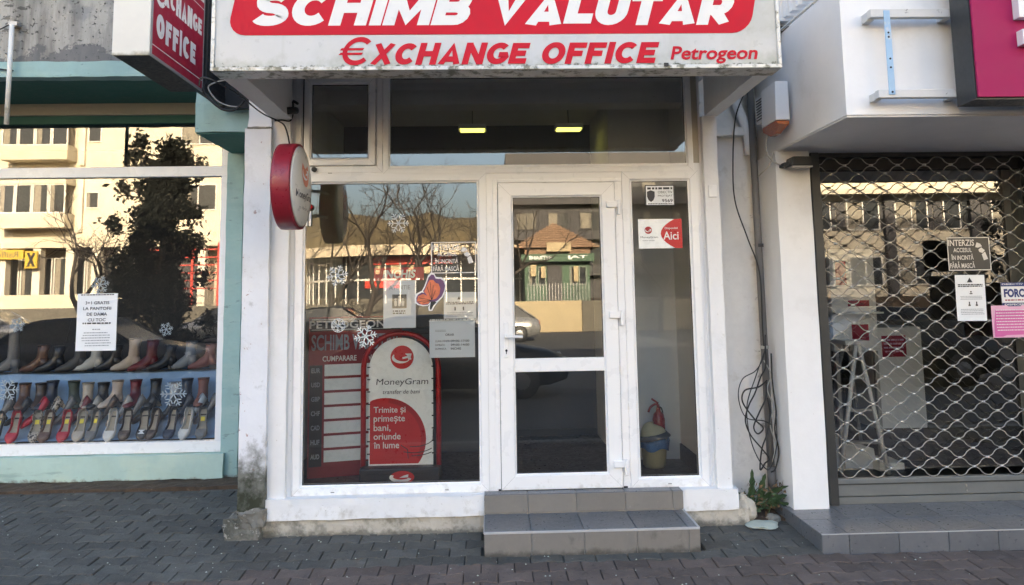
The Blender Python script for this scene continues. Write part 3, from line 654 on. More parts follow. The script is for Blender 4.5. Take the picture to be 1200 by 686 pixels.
def pump(name, label, cat, col, M_, leo=False, tagd=False, bow=False, heel=.055, group=None, low=False):
    t = thing(name, label, cat, group=group); L = .235
    st = [0, .08, .2, .35, .5, .65, .78, .88, .95, 1.0]; hw = [.020, .027, .030, .026, .028, .036, .038, .031, .020, .004]; sh = [.052, .056, .052, .042, .036, .034, .034, .030, .022, .012]
    rings = []; ins = []
    for s, w_, h in zip(st, hw, sh):
        x = s*L; z0 = heel*max(0, 1-s/.62)**1.4
        ring = [(x, -w_*.8, z0), (x, -w_, z0+h*.45), (x, -w_*.88, z0+h)]
        if s > .66: ring += [(x, -w_*.45, z0+h*1.12), (x, w_*.45, z0+h*1.12)]
        else: ring += [(x, -w_*.80, z0+h*.92), (x, w_*.80, z0+h*.92)]
        ring += [(x, w_*.88, z0+h), (x, w_, z0+h*.45), (x, w_*.8, z0)]; rings.append(ring)
    b = MB(); vs = [M_ @ Vector(p) for r in rings for p in r]; n = 8; fs = []
    for i in range(len(rings)-1):
        for j in range(n-1):
            if j == 3 and st[i+1] < .70: continue
            fs.append((i*n+j, i*n+j+1, (i+1)*n+j+1, (i+1)*n+j))
        fs.append((i*n+7, i*n, (i+1)*n, (i+1)*n+7))
    fs += [(0, 1, 2, 3, 4, 5, 6, 7)]
    b.add(vs, fs, True); b.build('upper', smat(col, .35, leo), t)
    b = MB(); vs = []; fs = []
    for s, w_ in zip(st[:7], hw[:7]):
        z0 = heel*max(0, 1-s/.62)**1.4+.012; vs += [M_ @ Vector((s*L+.003, -w_*.78, z0)), M_ @ Vector((s*L+.003, w_*.78, z0))]
    for i in range(6): fs.append((2*i, 2*i+1, 2*i+3, 2*i+2))
    b.add(vs, fs).build('insole', m_insole, t)
    b = MB(); r = [[M_ @ Vector(p) for p in ((.004, -.018*k, z), (.045*k2, -.018*k, z), (.045*k2, .018*k, z), (.004, .018*k, z))] for z, k, k2 in ((0, .6, .55), (heel*.5, .7, .7), (heel*.96, 1, 1))]
    b.loft(r, True, False).build('heel', m_sole if not leo else smat(col, .35, leo), t)
    if tagd: b = MB(); b.add([M_ @ Vector(p) for p in ((.06, -.012, .052), (.09, -.012, .04), (.09, .012, .04), (.06, .012, .052))], [(0,1,2,3)]).build('price_tag', m_tag, t)
    if bow: b = MB(); b.add([M_ @ Vector(p) for p in ((.16, -.02, .046), (.16, .02, .046), (.175, .006, .044), (.19, .02, .040), (.19, -.02, .040), (.175, -.006, .044))], [(0,1,2,3,4,5)]).build('bow', m_tag if False else m_letter, t)
    return t
def boot(name, label, cat, col, M_, H=.20, group=None, trim=None, slim=1.0):
    t = thing(name, label, cat, group=group); n = 12; rings = []
    for (cx, cz, rx, ry, tl) in ((.232, .012, .006, .012, 80), (.222, .020, .014, .026, 75), (.19, .028, .026, .037, 70), (.15, .037, .034, .040, 62), (.11, .055, .045, .036, 45), (.078, .085, .046, .034, 22), (.062, .115, .042, .034, 6), (.060, H*.72, .038*slim, .033*slim, 0), (.052, H, .048*slim, .040*slim, 0)):
        ring = []; a = math.radians(tl)
        for j in range(n):
            th = 2*PI*j/n; u = rx*math.cos(th)
            ring.append(M_ @ Vector((cx+u*math.cos(a), ry*math.sin(th), max(.004, cz+u*math.sin(a)*(1)))))
        rings.append(ring)
    b = MB(); b.loft(rings, True, True)
    rings2 = []
    for (cx, cz, rx, ry) in ((.045, .035, .036, .028), (.050, .07, .040, .032), (.058, .11, .040, .033)):
        rings2.append([M_ @ Vector((cx+rx*math.cos(2*PI*j/n), ry*math.sin(2*PI*j/n), cz)) for j in range(n)])
    b.loft(rings2, True, True); b.build('upper', smat(col, .55), t)
    b = MB(); r = [[M_ @ Vector(p) for p in ((.012, -.024*k, z), (.065*k, -.024*k, z), (.065*k, .024*k, z), (.012, .024*k, z))] for z, k in ((0, .85), (.04, 1.0))]
    b.loft(r, True, False); b.add([M_ @ Vector(p) for p in ((.06, -.03, .004), (.20, -.036, .004), (.236, 0, .006), (.20, .036, .004), (.06, .03, .004), (.06, -.03, .0), (.20, -.036, 0), (.236, 0, 0), (.20, .036, 0), (.06, .03, 0))], [(0,1,2,3,4),(9,8,7,6,5),(0,5,6,1),(1,6,7,2),(2,7,8,3),(3,8,9,4)])
    b.build('sole', m_sole, t)
    b = MB(); rings3 = [[M_ @ Vector((.057+.041*slim*k*math.cos(2*PI*j/n), .036*slim*k*math.sin(2*PI*j/n), z)) for j in range(n)] for z, k in ((H-.010, 1.10), (H+.003, 1.12), (H+.003, .9))]
    b.loft(rings3, True, True); b.build('collar', smat(trim or tuple(c*.5 for c in col)), t)
    return t
ORD = ['first', 'second', 'third', 'fourth', 'fifth', 'sixth', 'seventh', 'eighth', 'ninth', 'tenth', 'eleventh', 'twelfth', 'thirteenth', 'fourteenth', 'fifteenth', 'sixteenth']
srnd = random.Random(11)
def Mx(x, y, z, yawd, pitchd, rolld=0): return Matrix.Translation((x, y, z)) @ Euler((math.radians(rolld), math.radians(pitchd), math.radians(yawd))).to_matrix().to_4x4()
BLK, NAVY, RED, DRED, BRN, DBRN, BEI, GRY, SIL, WHT, GRN = (.018,.017,.018), (.02,.026,.045), (.42,.015,.03), (.13,.012,.018), (.11,.055,.035), (.06,.04,.03), (.42,.36,.29), (.15,.145,.14), (.42,.42,.43), (.62,.60,.56), (.035,.045,.03)
front = [(2, BLK, 'black', 't'), (21, RED, 'red', ''), (43, BEI, 'leopard print', 'lt'), (60, BRN, 'brown', 't'), (81, RED, 'red', 't'), (98, BEI, 'beige', 't'), (117, GRY, 'taupe', 't'), (135, WHT, 'pearly white', ''), (151, DBRN, 'dark brown', ''), (170, BLK, 'black', 'b'), (188, DBRN, 'brown', ''), (207, NAVY, 'navy and white', ''), (227, WHT, 'cream', ''), (239, GRY, 'grey', 't')]
for i, (px, col, cn_, fl) in enumerate(front):
    x = -4.215+px*.00719
    pump('pump_shoe', f'{cn_} pump, {ORD[i]} from the left in the front row of the shoe window', 'shoe', col, Mx(x, 1.60, .600, -90+srnd.uniform(-20, 14), 50) @ Matrix.Diagonal((1.12, 1.36, 1.1, 1)), 'l' in fl, 't' in fl, 'b' in fl, .05, 'pumps in the front row')
second = [(6, GRY, 'slate grey', ''), (27, BLK, 'black', ''), (47, RED, 'bright red', ''), (63, BEI, 'leopard print', 'l'), (79, GRY, 'taupe', ''), (97, DRED, 'deep red', ''), (110, (.3, .28, .25), 'stone grey', ''), (129, DBRN, 'dark brown', ''), (146, (.34, .31, .28), 'light taupe', ''), (162, GRY, 'grey', ''), (176, BLK, 'black', ''), (201, BLK, 'black', ''), (219, NAVY, 'navy with pale edge', ''), (234, (.45, .46, .47), 'pale silver', ''), (249, GRY, 'grey snakeskin', '')]
for i, (px, col, cn_, fl) in enumerate(second):
    x = -4.30+px*.00735
    pump('court_shoe', f'{cn_} court shoe, {ORD[i]} from the left in the leaning second row', 'shoe', col, Mx(x+.09, 1.705, .665, 180+30+srnd.uniform(-12, 12), 34) @ Matrix.Scale(1.22, 4), 'l' in fl, False, False, .05, 'court shoes leaning in the second row')
third = [(10, BLK, 'black'), (29, BRN, 'brown'), (48, DBRN, 'very dark brown'), (65, NAVY, 'navy'), (83, GRN, 'dark olive'), (103, BEI, 'beige'), (126, BLK, 'black buckled'), (144, (.46, .38, .32), 'pinkish beige'), (163, DRED, 'dark red'), (187, BLK, 'black'), (205, SIL, 'silver'), (226, NAVY, 'navy'), (243, (.2, .07, .05), 'reddish brown')]
for i, (px, col, cn_) in enumerate(third):
    x = -4.41+px*.00745
    boot('ankle_boot', f'{cn_} ankle boot, {ORD[i]} from the left on the middle blue step', 'boot', col, Mx(x, 1.86, .65, -75+srnd.uniform(-40, 25), 0) @ Matrix.Diagonal((1.1, 1.28, 1.0, 1)), .215+srnd.uniform(-.015, .02), 'ankle boots on the middle step')
top = [(12, GRY, 'tall dark grey', .42), (46, BRN, 'brown', .21), (66, BLK, 'black', .2), (92, (.06, .055, .05), 'charcoal', .23), (111, (.44, .41, .36), 'pale beige', .23), (134, BLK, 'black buckled', .2), (156, (.48, .40, .33), 'sand beige strapped', .25), (178, DRED, 'dark red', .24), (200, BLK, 'black', .2), (224, (.20, .21, .22), 'silver grey', .22), (248, (.22, .09, .08), 'pinkish brown', .2)]
for i, (px, col, cn_, H) in enumerate(top):
    x = -4.54+px*.00770
    boot('boot', f'{cn_} boot, {ORD[i]} from the left on the top step of the display', 'boot', col, Mx(x+.07, 2.06, .938, 180+12+srnd.uniform(-14, 12), 0) @ Matrix.Scale(1.18, 4), H, 'boots on the top step')
# notice in the shoe window
def sheet(name, label, cat, m, x0, x1, z0, z1, y, tilt=0, th=.0008):
    b = MB(); cx, cz = (x0+x1)/2, (z0+z1)/2; n = 6; vs = []; fs = []
    for i in range(n+1):
        for j in range(n+1):
            u, v = x0+(x1-x0)*i/n-cx, z0+(z1-z0)*j/n-cz; bend = .0012*math.sin(i*1.3+j*.7)
            vs.append((cx+u*math.cos(tilt)-v*math.sin(tilt), y+bend, cz+u*math.sin(tilt)+v*math.cos(tilt)))
    for i in range(n):
        for j in range(n): a = i*(n+1)+j; fs.append((a, a+n+1, a+n+2, a+1))
    b.add(vs, fs, True); o = b.build(name, m); tag(o, label, cat); return o
def lines(b, x0, x1, z0, z1, n, y, h=.5, seed=0, jag=.25):
    r = random.Random(seed)
    for k in range(n):
        z = z1-(z1-z0)*(k+.5)/n; hh = (z1-z0)/n*h/2; x = x0+(x1-x0)*r.uniform(0, jag*.4); xe = x1-(x1-x0)*r.uniform(0, jag*.4)
        while x < xe:
            wv = r.uniform(.5, 2.2)*hh*3; b.box(x, min(xe, x+wv), y, y+.0003, z-hh, z+hh); x += wv+hh*1.1
p = sheet('notice', 'white notice with 3+1 GRATIS heading in the shoe shop window', 'notice', m_paper, -3.515, -3.178, 1.172, 1.655, 1.362)
b = MB(); fn = lambda u, v, d: (u, 1.358-d, v)
for k, tx in enumerate(('3+1 GRATIS', 'LA PANTOFII', 'DE DAMA', 'CU TOC')):
    wdt = (.20, .235, .17, .15)[k]/2; z = 1.59-k*.048; put_text(b, tx, -3.345-wdt, -3.345+wdt, z-.026, z, fn, 0, .01)
b.build('lettering', m_ink, p)
b = MB(); lines(b, -3.49, -3.20, 1.395, 1.413, 1, 1.358, .7, 2); lines(b, -3.51, -3.18, 1.638, 1.652, 1, 1.358, .6, 6); tag(b.build('edge_pattern', m_ink, p), kind='stuff')
b = MB(); lines(b, -3.38, -3.31, 1.345, 1.36, 1, 1.358, .6, 4); lines(b, -3.475, -3.22, 1.205, 1.335, 6, 1.358, .32, 5, .4); tag(b.build('small_print', m_inkl, p), kind='stuff')

def snowflake(cx, cz, y, R, label, kind=0, parent=None):
    b = MB(); t = .0012
    def bar(x0, z0, x1, z1, w_):
        d = Vector((x1-x0, z1-z0)); L_ = d.length; d /= L_; nx_, nz_ = -d.y*w_/2, d.x*w_/2
        b.prism([(x0+nx_, z0+nz_), (x0-nx_, z0-nz_), (x1-nx_, z1-nz_), (x1+nx_, z1+nz_)], y-t, y)
    for k in range(6):
        a = k*PI/3+.2*kind; c, s = math.cos(a), math.sin(a)
        bar(cx, cz, cx+R*c, cz+R*s, R*.09)
        for f, l in (((.45, .38), (.72, .28)) if kind != 2 else ((.6, .35),)):
            for g in (-1, 1):
                a2 = a+g*PI/3.2; bar(cx+R*f*c, cz+R*f*s, cx+R*f*c+R*l*math.cos(a2), cz+R*f*s+R*l*math.sin(a2), R*.08)
    if kind == 2:
        for k in range(18):
            a, a2 = k*PI/9, (k+1)*PI/9; bar(cx+R*.95*math.cos(a), cz+R*.95*math.sin(a), cx+R*.95*math.cos(a2), cz+R*.95*math.sin(a2), R*.08)
    return tag(b.build('snowflake_sticker', m_flake2 if y > 1 else m_flake), label, 'snowflake', 'white snowflake decorations on the windows')
snowflake(-.626, 2.098, .0145, .074, 'lacy white snowflake at the top middle of the exchange office window')
snowflake(-1.043, 1.742, .0145, .074, 'white snowflake high on the left part of the exchange office window', 1)
snowflake(-1.034, 1.402, .0145, .048, 'small round snowflake inside a ring over the rate board', 2)
snowflake(-.849, 1.325, .0145, .079, 'bold white snowflake just left of the poster stand arch', 1)
snowflake(-3.332, 1.730, 1.366, .078, 'pale snowflake above the white notice in the shoe window', 1)
snowflake(-2.762, 1.342, 1.366, .060, 'small pale snowflake right of the notice in the shoe window', 1)
snowflake(-4.064, .860, 1.366, .095, 'large snowflake at the far left over the blue cloth of the shoe window', 0)
snowflake(-2.683, .800, 1.366, .110, 'tall snowflake over the right part of the blue cloth in the shoe window', 0)
snowflake(-4.010, 1.400, 1.366, .065, 'faint snowflake at the left edge of the shoe window beside the notice', 1)

# ================================================================== THINGS ON AND BEHIND THE EXCHANGE WINDOWS
YS = .0205
fS = lambda u, v, d: (u, YS-.0025-d, v)
def logo(b_red, b_w, cx, cz, R, y, fn=None):
    fn = fn or (lambda u, v, d: (u, y-d, v)); n = 26
    b_red.add([fn(cx+R*math.cos(2*PI*k/n), cz+R*math.sin(2*PI*k/n), 0) for k in range(n)], [tuple(range(n))])
    # white swoosh: crescent arm with an arrow head
    n = 16; a0, a1 = math.radians(150), math.radians(330); o = []; i_ = []
    for k in range(n+1):
        t = k/n; a = a0+(a1-a0)*t; wd = .05+.17*math.sin(PI*min(1, t*1.1)); rr = .78-.10*t
        o.append(fn(cx+R*(rr+wd*.5)*math.cos(a)*1.05, cz+R*(rr+wd*.5)*math.sin(a)*.62-.02*R, .0006)); i_.append(fn(cx+R*(rr-wd)*math.cos(a)*1.05, cz+R*(rr-wd)*math.sin(a)*.62-.02*R, .0006))
    b_w.add(o+i_, [(k, k+1, n+2+k, n+1+k) for k in range(n)])
    A = lambda u, v: fn(cx+R*u, cz+R*v, .0007)
    b_w.add([A(.52, -.20), A(.80, -.20), A(.70, .12), A(.50, .12)], [(0,1,2,3)])
    b_w.add([A(.02, -.02), A(.55, .12), A(.55, -.06), A(.05, -.16)], [(0,1,2,3)])
    b_w.add([A(.25, .30), A(.82, .30), A(.72, -.10)], [(0,1,2)])
# INTERZIS sticker builder (clear film, outline, words, masked figure)
def interzis(x0, x1, z0, z1, y, label, back):
    t = thing('sticker', label, 'sticker'); W_, H_ = x1-x0, z1-z0
    if back: part('film', m_dsticker, t, (x0, x1, y, y+.0008, z0, z1))
    b = MB(); e = .006
    for q in ((x0, x1, z0, z0+e), (x0, x1, z1-e, z1), (x0, x0+e, z0+e, z1-e), (x1-e, x1, z0+e, z1-e)): b.box(q[0], q[1], y-.0012, y-.0004, q[2], q[3])
    b.build('outline', m_letter, t)
    b = MB(); fn = lambda u, v, d: (u, y-.0008-d, v)
    for tx, u0, u1, w0, w1 in (('INTERZIS', .03, .64, .74, .93), ('ACCESUL', .14, .57, .55, .68), ('ÎN INCINTĂ', .08, .60, .32, .50), ('FĂRĂ MASCĂ', .04, .62, .07, .27)):
        put_text(b, tx, x0+W_*u0, x0+W_*u1, z0+H_*w0, z0+H_*w1, fn, 0, .014)
    b.build('lettering', m_letter, t)
    b = MB(); F = lambda u, v: (x0+W_*u, z0+H_*v)
    b.prism([F(.66, .70), F(.70, .84), F(.78, .80), F(.82, .72), F(.72, .68)], y-.0012, y-.0005)
    b.prism([F(.73, .62), F(.80, .69), F(.88, .60), F(.82, .52), F(.75, .55)], y-.0012, y-.0005)
    b.prism([F(.80, .48), F(.88, .56), F(.94, .34), F(.84, .30)], y-.0012, y-.0005)
    b.build('masked_figure', m_letter, t); return t
interzis(-.400, -.089, 1.746, 1.962, .0145, 'clear sticker with white outline reading INTERZIS ACCESUL on the exchange office window', False)
cs = thing('closed_sign', 'red INCHIS closed sign hanging inside the exchange office window', 'sign')
part('board', m_mgred, cs, (-.795, -.452, .028, .034, 1.702, 1.792)); text('lettering', 'INCHIS', m_letter, cs, -.735, -.505, 1.718, 1.776, .0275, .15, .04)
b = MB(); b.tube([(-.75, .031, 1.79), (-.75, .031, 1.84)], .0015, 4).tube([(-.50, .031, 1.79), (-.50, .031, 1.84)], .0015, 4); b.build('hook', m_grey, cs)
p = sheet('notice', 'tall white ATENTIE notice under the red closed sign', 'notice', m_sleeve, -.729, -.507, 1.378, 1.702, YS)
b = MB(); put_text(b, 'ATENTIE', -.69, -.545, 1.640, 1.668, fS, 0, .0); b.build('lettering', m_inkl, p)
b = MB(); b.box(-.668, -.570, YS-.003, YS-.002, 1.512, 1.606); b.build('picture', m_ink, p)
b = MB()
for x, h in ((-.645, .04), (-.620, .055), (-.595, .04)): b.prism(rrect(x-.009, x+.009, 1.525, 1.525+h, .008, 3), YS-.0036, YS-.0031); b.lathe([(.008, YS-.0036), (.008, YS-.0031)], 8, (x, 0, 1.533+h), 'y')
b.build('figure', m_letter, p)
b = MB(); lines(b, -.665, -.575, 1.470, 1.500, 2, YS-.003, .6, 8, .1); tag(b.build('small_print', m_ink, p), kind='stuff')
p = sheet('notice', 'small landscape notice with warning triangle right of the butterfly', 'notice', m_paper, -.315, -.092, 1.436, 1.616, YS)
b = MB(); lines(b, -.300, -.108, 1.530, 1.552, 2, YS-.003, .6, 9, .05); b.box(-.242, -.232, YS-.003, YS-.0026, 1.49, 1.515); b.box(-.185, -.175, YS-.003, YS-.0026, 1.49, 1.515)
b.prism([(-.222, 1.565), (-.198, 1.565), (-.210, 1.588)], YS-.003, YS-.0026); b.build('lettering', m_ink, p)
b = MB(); lines(b, -.300, -.108, 1.448, 1.480, 3, YS-.003, .35, 10, .2); tag(b.build('small_print', m_inkl, p), kind='stuff')
p = sheet('opening_hours', 'white ORAR opening hours sheet, the lowest sheet beside the door', 'notice', m_sleeve, -.414, -.103, 1.172, 1.418, YS)
b = MB(); put_text(b, 'ORAR', -.305, -.245, 1.318, 1.334, fS, 0, .01)
for k, (d_, h_) in enumerate((('LUNI-VINERI', '09:00-17:00'), ('SAMBATA', '09:00-14:00'), ('DUMINICA', 'INCHIS'))):
    z = 1.290-k*.026; put_text(b, d_, -.375, -.375+.011*len(d_)*.85, z-.013, z, fS, 0, .0); put_text(b, h_, -.268, -.268+.0115*len(h_), z-.014, z+.001, fS, 0, .01)
b.build('lettering', m_ink, p)
b = MB(); lines(b, -.375, -.30, 1.345, 1.362, 2, YS-.003, .4, 12, .1); tag(b.build('small_print', m_inkl, p), kind='stuff')
b = MB(); b.box(-.417, -.100, YS-.004, YS+.002, 1.418, 1.424); lines(b, -.41, -.10, 1.424, 1.434, 1, YS-.003, .8, 22, 0); b.build('sleeve_edge', m_postw, p)
# butterfly
bf = thing('butterfly_sticker', 'orange and purple butterfly decal with white border on the exchange office window', 'sticker')
Q = lambda u, v: (-.512+.218*u, 1.492+.262*v)
upper = [(.52, .22), (.30, .44), (.23, .52), (.30, .62), (.36, .75), (.42, .90), (.52, .985), (.60, .97), (.66, .87), (.74, .86), (.82, .86), (.93, .80), (.98, .66), (.94, .50), (.86, .36), (.74, .26), (.60, .20)]
lower = [(.54, .25), (.46, .36), (.34, .47), (.20, .50), (.06, .44), (.0, .34), (.01, .22), (.10, .16), (.25, .13), (.40, .14)]
tail = [(.50, .22), (.62, .20), (.74, .24), (.62, .12), (.54, .0), (.44, .0), (.42, .08)]
def poly(b, pts, y, k=1.0, c=None):
    c = c or (sum(p[0] for p in pts)/len(pts), sum(p[1] for p in pts)/len(pts)); P = [Q(c[0]+(u-c[0])*k, c[1]+(v-c[1])*k) for u, v in pts]
    b.prism(P, y-.0004, y)
b = MB(); poly(b, upper, .0150, 1.05); poly(b, lower, .0148, 1.07); poly(b, tail, .0146, 1.05); b.build('border', m_white, bf)
b = MB(); poly(b, upper, .0143, .93, (.56, .42)); poly(b, lower, .0141, .90, (.40, .28)); b.build('wing_edge', m_purple, bf)
b = MB(); poly(b, [(.50, .26), (.29, .50), (.36, .64), (.46, .80), (.58, .80), (.66, .72), (.74, .70), (.80, .58), (.78, .44), (.68, .32)], .0136); poly(b, [(.50, .28), (.40, .38), (.26, .44), (.10, .38), (.06, .26), (.20, .16), (.42, .18)], .0134); b.build('wing', m_orange, bf)
b = MB(); 
for (u, v) in ((.38, .62), (.48, .74), (.58, .66), (.64, .52), (.12, .34), (.10, .24), (.24, .20)):
    a, c = Q(.53, .27), Q(u, v); d = Vector((c[0]-a[0], c[1]-a[1])).normalized()*.0016; b.prism([(a[0]-d.y, a[1]+d.x), (a[0]+d.y, a[1]-d.x), (c[0]+d.y, c[1]-d.x), (c[0]-d.y, c[1]+d.x)], .0126, .0129)
poly(b, [(.50, .24), (.62, .24), (.68, .22), (.58, .13), (.51, .02), (.47, .03), (.47, .10)], .0130); b.build('body', m_black, bf)
# security sticker and MoneyGram sticker on the sidelight
st = thing('sticker', 'small framed white security sticker with shield reading OBIECTIV PROTEJAT above the red and white sticker', 'sticker')
part('border', m_gasket, st, (1.105, 1.312, .0135, .0150, 2.198, 2.345)); part('film', m_paper, st, (1.111, 1.306, .0125, .0134, 2.204, 2.339))
b = MB(); fn = lambda u, v, d: (u, .0120-d, v)
put_text(b, 'OBIECTIV', 1.195, 1.298, 2.285, 2.303, fn, 0, .0); put_text(b, 'PROTEJAT', 1.195, 1.298, 2.258, 2.275, fn, 0, .0); put_text(b, '9569', 1.222, 1.298, 2.222, 2.245, fn, 0, .014); b.auto = False; lines(b, 1.12, 1.298, 2.312, 2.330, 1, .0118, .8, 4, .05); lines(b, 1.12, 1.298, 2.207, 2.217, 1, .0118, .5, 5, .05)
b.prism([(1.118, 2.298), (1.118, 2.262), (1.128, 2.238), (1.145, 2.225), (1.162, 2.238), (1.172, 2.262), (1.172, 2.298), (1.145, 2.308)], .0116, .0122); b.build('lettering', m_ink, st)
st = thing('sticker', 'red and white sticker with red ball logo reading Disponibil Aici on the narrow window', 'sticker')
part('film', m_postw, st, (1.048, 1.356, .0133, .0142, 1.898, 2.104))
b = MB(); b.prism([(1.356, 1.898), (1.356, 2.104)]+[(1.205+.10*(abs(t)**2.0)*1.0, 2.001+.103*t) for t in [1-.2*k for k in range(11)]], .0122, .0130); rb = MB(); wb = MB(); logo(rb, wb, 1.118, 2.026, .026, .0125)
b.build('red_area', m_mgred, st); rb.build('ball', m_mgredd, st); wb.build('arrow', m_white, st)
fn = lambda u, v, d: (u, .0117-d, v)
b = MB(); put_text(b, 'Disponibil', 1.235, 1.325, 2.028, 2.046, fn, 0, .01); put_text(b, 'Aici', 1.222, 1.330, 1.958, 2.015, fn, 0, .014); b.build('lettering', m_white, st)
b = MB(); put_text(b, 'MoneyGram', 1.062, 1.185, 1.966, 1.984, fn, 0, .0); put_text(b, 'transfer de bani', 1.075, 1.16, 1.950, 1.958, fn, .2, .0); tag(b.build('small_print', m_ink, st), kind='stuff')

# ---- MoneyGram floor stand
fz = .300; mg = thing('poster_stand', 'arched red floor poster stand with MoneyGram poster behind the exchange office window', 'poster stand')
X0, X1, TZ, yy = -.905, -.355, 1.345, .21
part('base', m_dgreybd, mg, (X0, X1, yy-.10, yy+.16, fz, fz+.125), bevel=.012)
cx = (X0+X1)/2; R = (X1-X0)/2-.012
arch = [(X0+.012, fz+.12)]+[(X0+.012, fz+.5)]+[(cx-R*math.cos(a), TZ-.012-R*.92+R*.92*math.sin(a)) for a in [PI*k/18 for k in range(19)]]+[(X1-.012, fz+.5), (X1-.012, fz+.12)]
b = MB(); b.tube([(x, yy, z) for x, z in arch], .019, 8); b.build('arch_frame', m_mgredd, mg)
pw = R-.038; pts = [(cx-pw, .425), (cx+pw, .425)]+[(cx+pw*math.cos(a), TZ-.035-pw*1.02+pw*.98*math.sin(a)) for a in [PI*k/18 for k in range(19)]]
b = MB(); b.prism(pts, yy-.004, yy+.004); b.build('panel', m_postw, mg)
def clip_circle(cx_, cz_, r, x0, x1, z0, z1, n=60):
    P = []
    for k in range(n):
        a = 2*PI*k/n; P.append((min(x1, max(x0, cx_+r*math.cos(a))), min(z1, max(z0, cz_+r*math.sin(a)))))
    out = [P[0]]
    for q in P[1:]:
        if abs(q[0]-out[-1][0])+abs(q[1]-out[-1][1]) > 1e-5: out.append(q)
    return out
b = MB(); b.prism(clip_circle(cx-.11, .600, .285, cx-pw+.008, cx+pw-.03, .435, .99), yy-.0062, yy-.0042); b.build('red_circle', m_mgred, mg)
b = MB(); P = []
for k in range(26):
    a = math.radians(-30+k*4.6); P.append((a,))
vs = []
for (a,) in P:
    vs.append((max(cx-pw+.008, cx-.11+.283*math.cos(a)), yy-.0068, max(.437, .600+.283*math.sin(a)))); vs.append((cx-.11+.250*math.cos(a), yy-.0068, max(.437, .600+.250*math.sin(a))))
b.add(vs, [(2*k, 2*k+1, 2*k+3, 2*k+2) for k in range(25)]); b.build('circle_rim', m_mgredd, mg)
rb = MB(); wb = MB(); logo(rb, wb, cx+.008, 1.165, .082, yy-.0064); rb.build('ball', m_mgred, mg); wb.build('arrow', m_white, mg)
text('lettering', 'MoneyGram', m_ink, mg, cx-.175, cx+.195, .962, 1.018, yy-.0072, .12, .0)
text('lettering', 'transfer de bani', m_ink, mg, cx-.13, cx+.135, .912, .940, yy-.0072, .2, .0)
b = MB(); fn = lambda u, v, d: (u, yy-.0078-d, v)
for k, (tx, wd) in enumerate((('Trimite și', .222), ('primește', .218), ('bani,', .118), ('oriunde', .188), ('în lume', .178))):
    z = .780-k*.060; low = {'primește': .012, 'Trimite și': .010, 'bani,': .008}.get(tx, 0); put_text(b, tx, cx-.190, cx-.190+wd, z-low, z+.045, fn, 0, .012)
b.build('lettering', m_letter, mg)
b = MB()
for r_, a0, a1, dz in ((.17, -115, 20, 0), (.15, -100, 30, .03), (.19, -95, 5, -.01)):
    b.tube([(cx+.09+r_*math.cos(math.radians(a)), yy-.007, .60+dz+r_*.55*math.sin(math.radians(a))) for a in range(a0, a1, 9) if cx+.09+r_*math.cos(math.radians(a)) < cx+pw], .0028, 4)
b.tube([(cx+.0, yy-.007, .56), (cx+.045, yy-.007, .53), (cx+.05, yy-.007, .47)], .0028, 4); b.build('scribble', m_ink, mg)
b = MB()
for k in range(9):
    for sx in (X0+.05, X1-.05): b.box(sx-.010, sx+.010, yy-.012, yy-.006, .50+k*.085, .508+k*.085)
b.build('clip', m_black, mg)
rb = MB(); wb = MB(); vs = [(cx+.02+.082*math.cos(a), yy-.1015, .365+.042*math.sin(a)) for a in [2*PI*k/24 for k in range(24)]]; rb.add(vs, [tuple(range(24))]); rb.build('base_ball', m_mgred, mg)
n = 14; o_ = [(cx+.01+.078*math.cos(math.radians(150+190*k/n)), yy-.103, .365+.034*math.sin(math.radians(150+190*k/n))) for k in range(n+1)]; i_ = [(cx+.012+.055*math.cos(math.radians(150+190*k/n)), yy-.103, .368+.018*math.sin(math.radians(150+190*k/n))) for k in range(n+1)]
wb.add(o_+i_, [(k, k+1, n+2+k, n+1+k) for k in range(n)]); wb.add([(cx+.0, yy-.103, .362), (cx+.06, yy-.103, .364), (cx+.062, yy-.103, .384), (cx+.03, yy-.103, .376)], [(0,1,2,3)]); wb.build('base_arrow', m_white, mg)

# ---- exchange rate board, angled behind the poster stand
rb_ = thing('rate_board', 'dark red exchange rate board with white empty rows leaning behind the poster stand', 'board', (-1.325, .40, fz), rz=math.radians(14))
W_ = .68; H_ = 1.15; b = MB(); b.box(0, W_, 0, .03, .0, H_); b.build('board', m_brown, rb_)
part('top_strip', m_dgreybd, rb_, (.01, W_-.01, -.004, -.001, H_-.105, H_-.012)); text('lettering', 'PETROGEON', m_letter, rb_, .005, .555, H_-.085, H_-.03, -.0045, 0, .02)
b = MB(); 
for q in ((.02, .60, H_-.096, H_-.092), (.02, .60, H_-.022, H_-.018), (.596, .60, H_-.092, H_-.022)): b.box(q[0], q[1], -.0052, -.0042, q[2], q[3])
b.build('outline', m_letter, rb_)
text('lettering', 'SCHIMB VALUTAR', m_inkl, rb_, .02, .66, H_-.245, H_-.13, -.0012, 0, .02)
text('lettering', 'CUMPARARE', m_letter, rb_, .10, .345, H_-.325, H_-.285, -.0012, 0, .02); text('lettering', 'VANZARE', m_letter, rb_, .43, .62, H_-.325, H_-.285, -.0012, 0, .02)
part('side_strip', m_dgreybd, rb_, (.01, .10, -.003, -.0005, .08, H_-.35))
b = MB()
for k, cur in enumerate(('EUR', 'USD', 'GBP', 'CHF', 'CAD', 'HUF', 'AUD')): put_text(b, cur, .022, .085, .745-k*.102, .780-k*.102, lambda u, v, d: (u, -.0035-d, v), 0, .03)
b.build('currency_name', m_inkl, rb_)
for k in range(7): part('rate_row', m_postw, rb_, (.115, W_-.02, -.004, -.0005, .720-k*.102, .803-k*.102))
part('divider', m_ink, rb_, (.385, .392, -.006, -.0042, .10, .80))
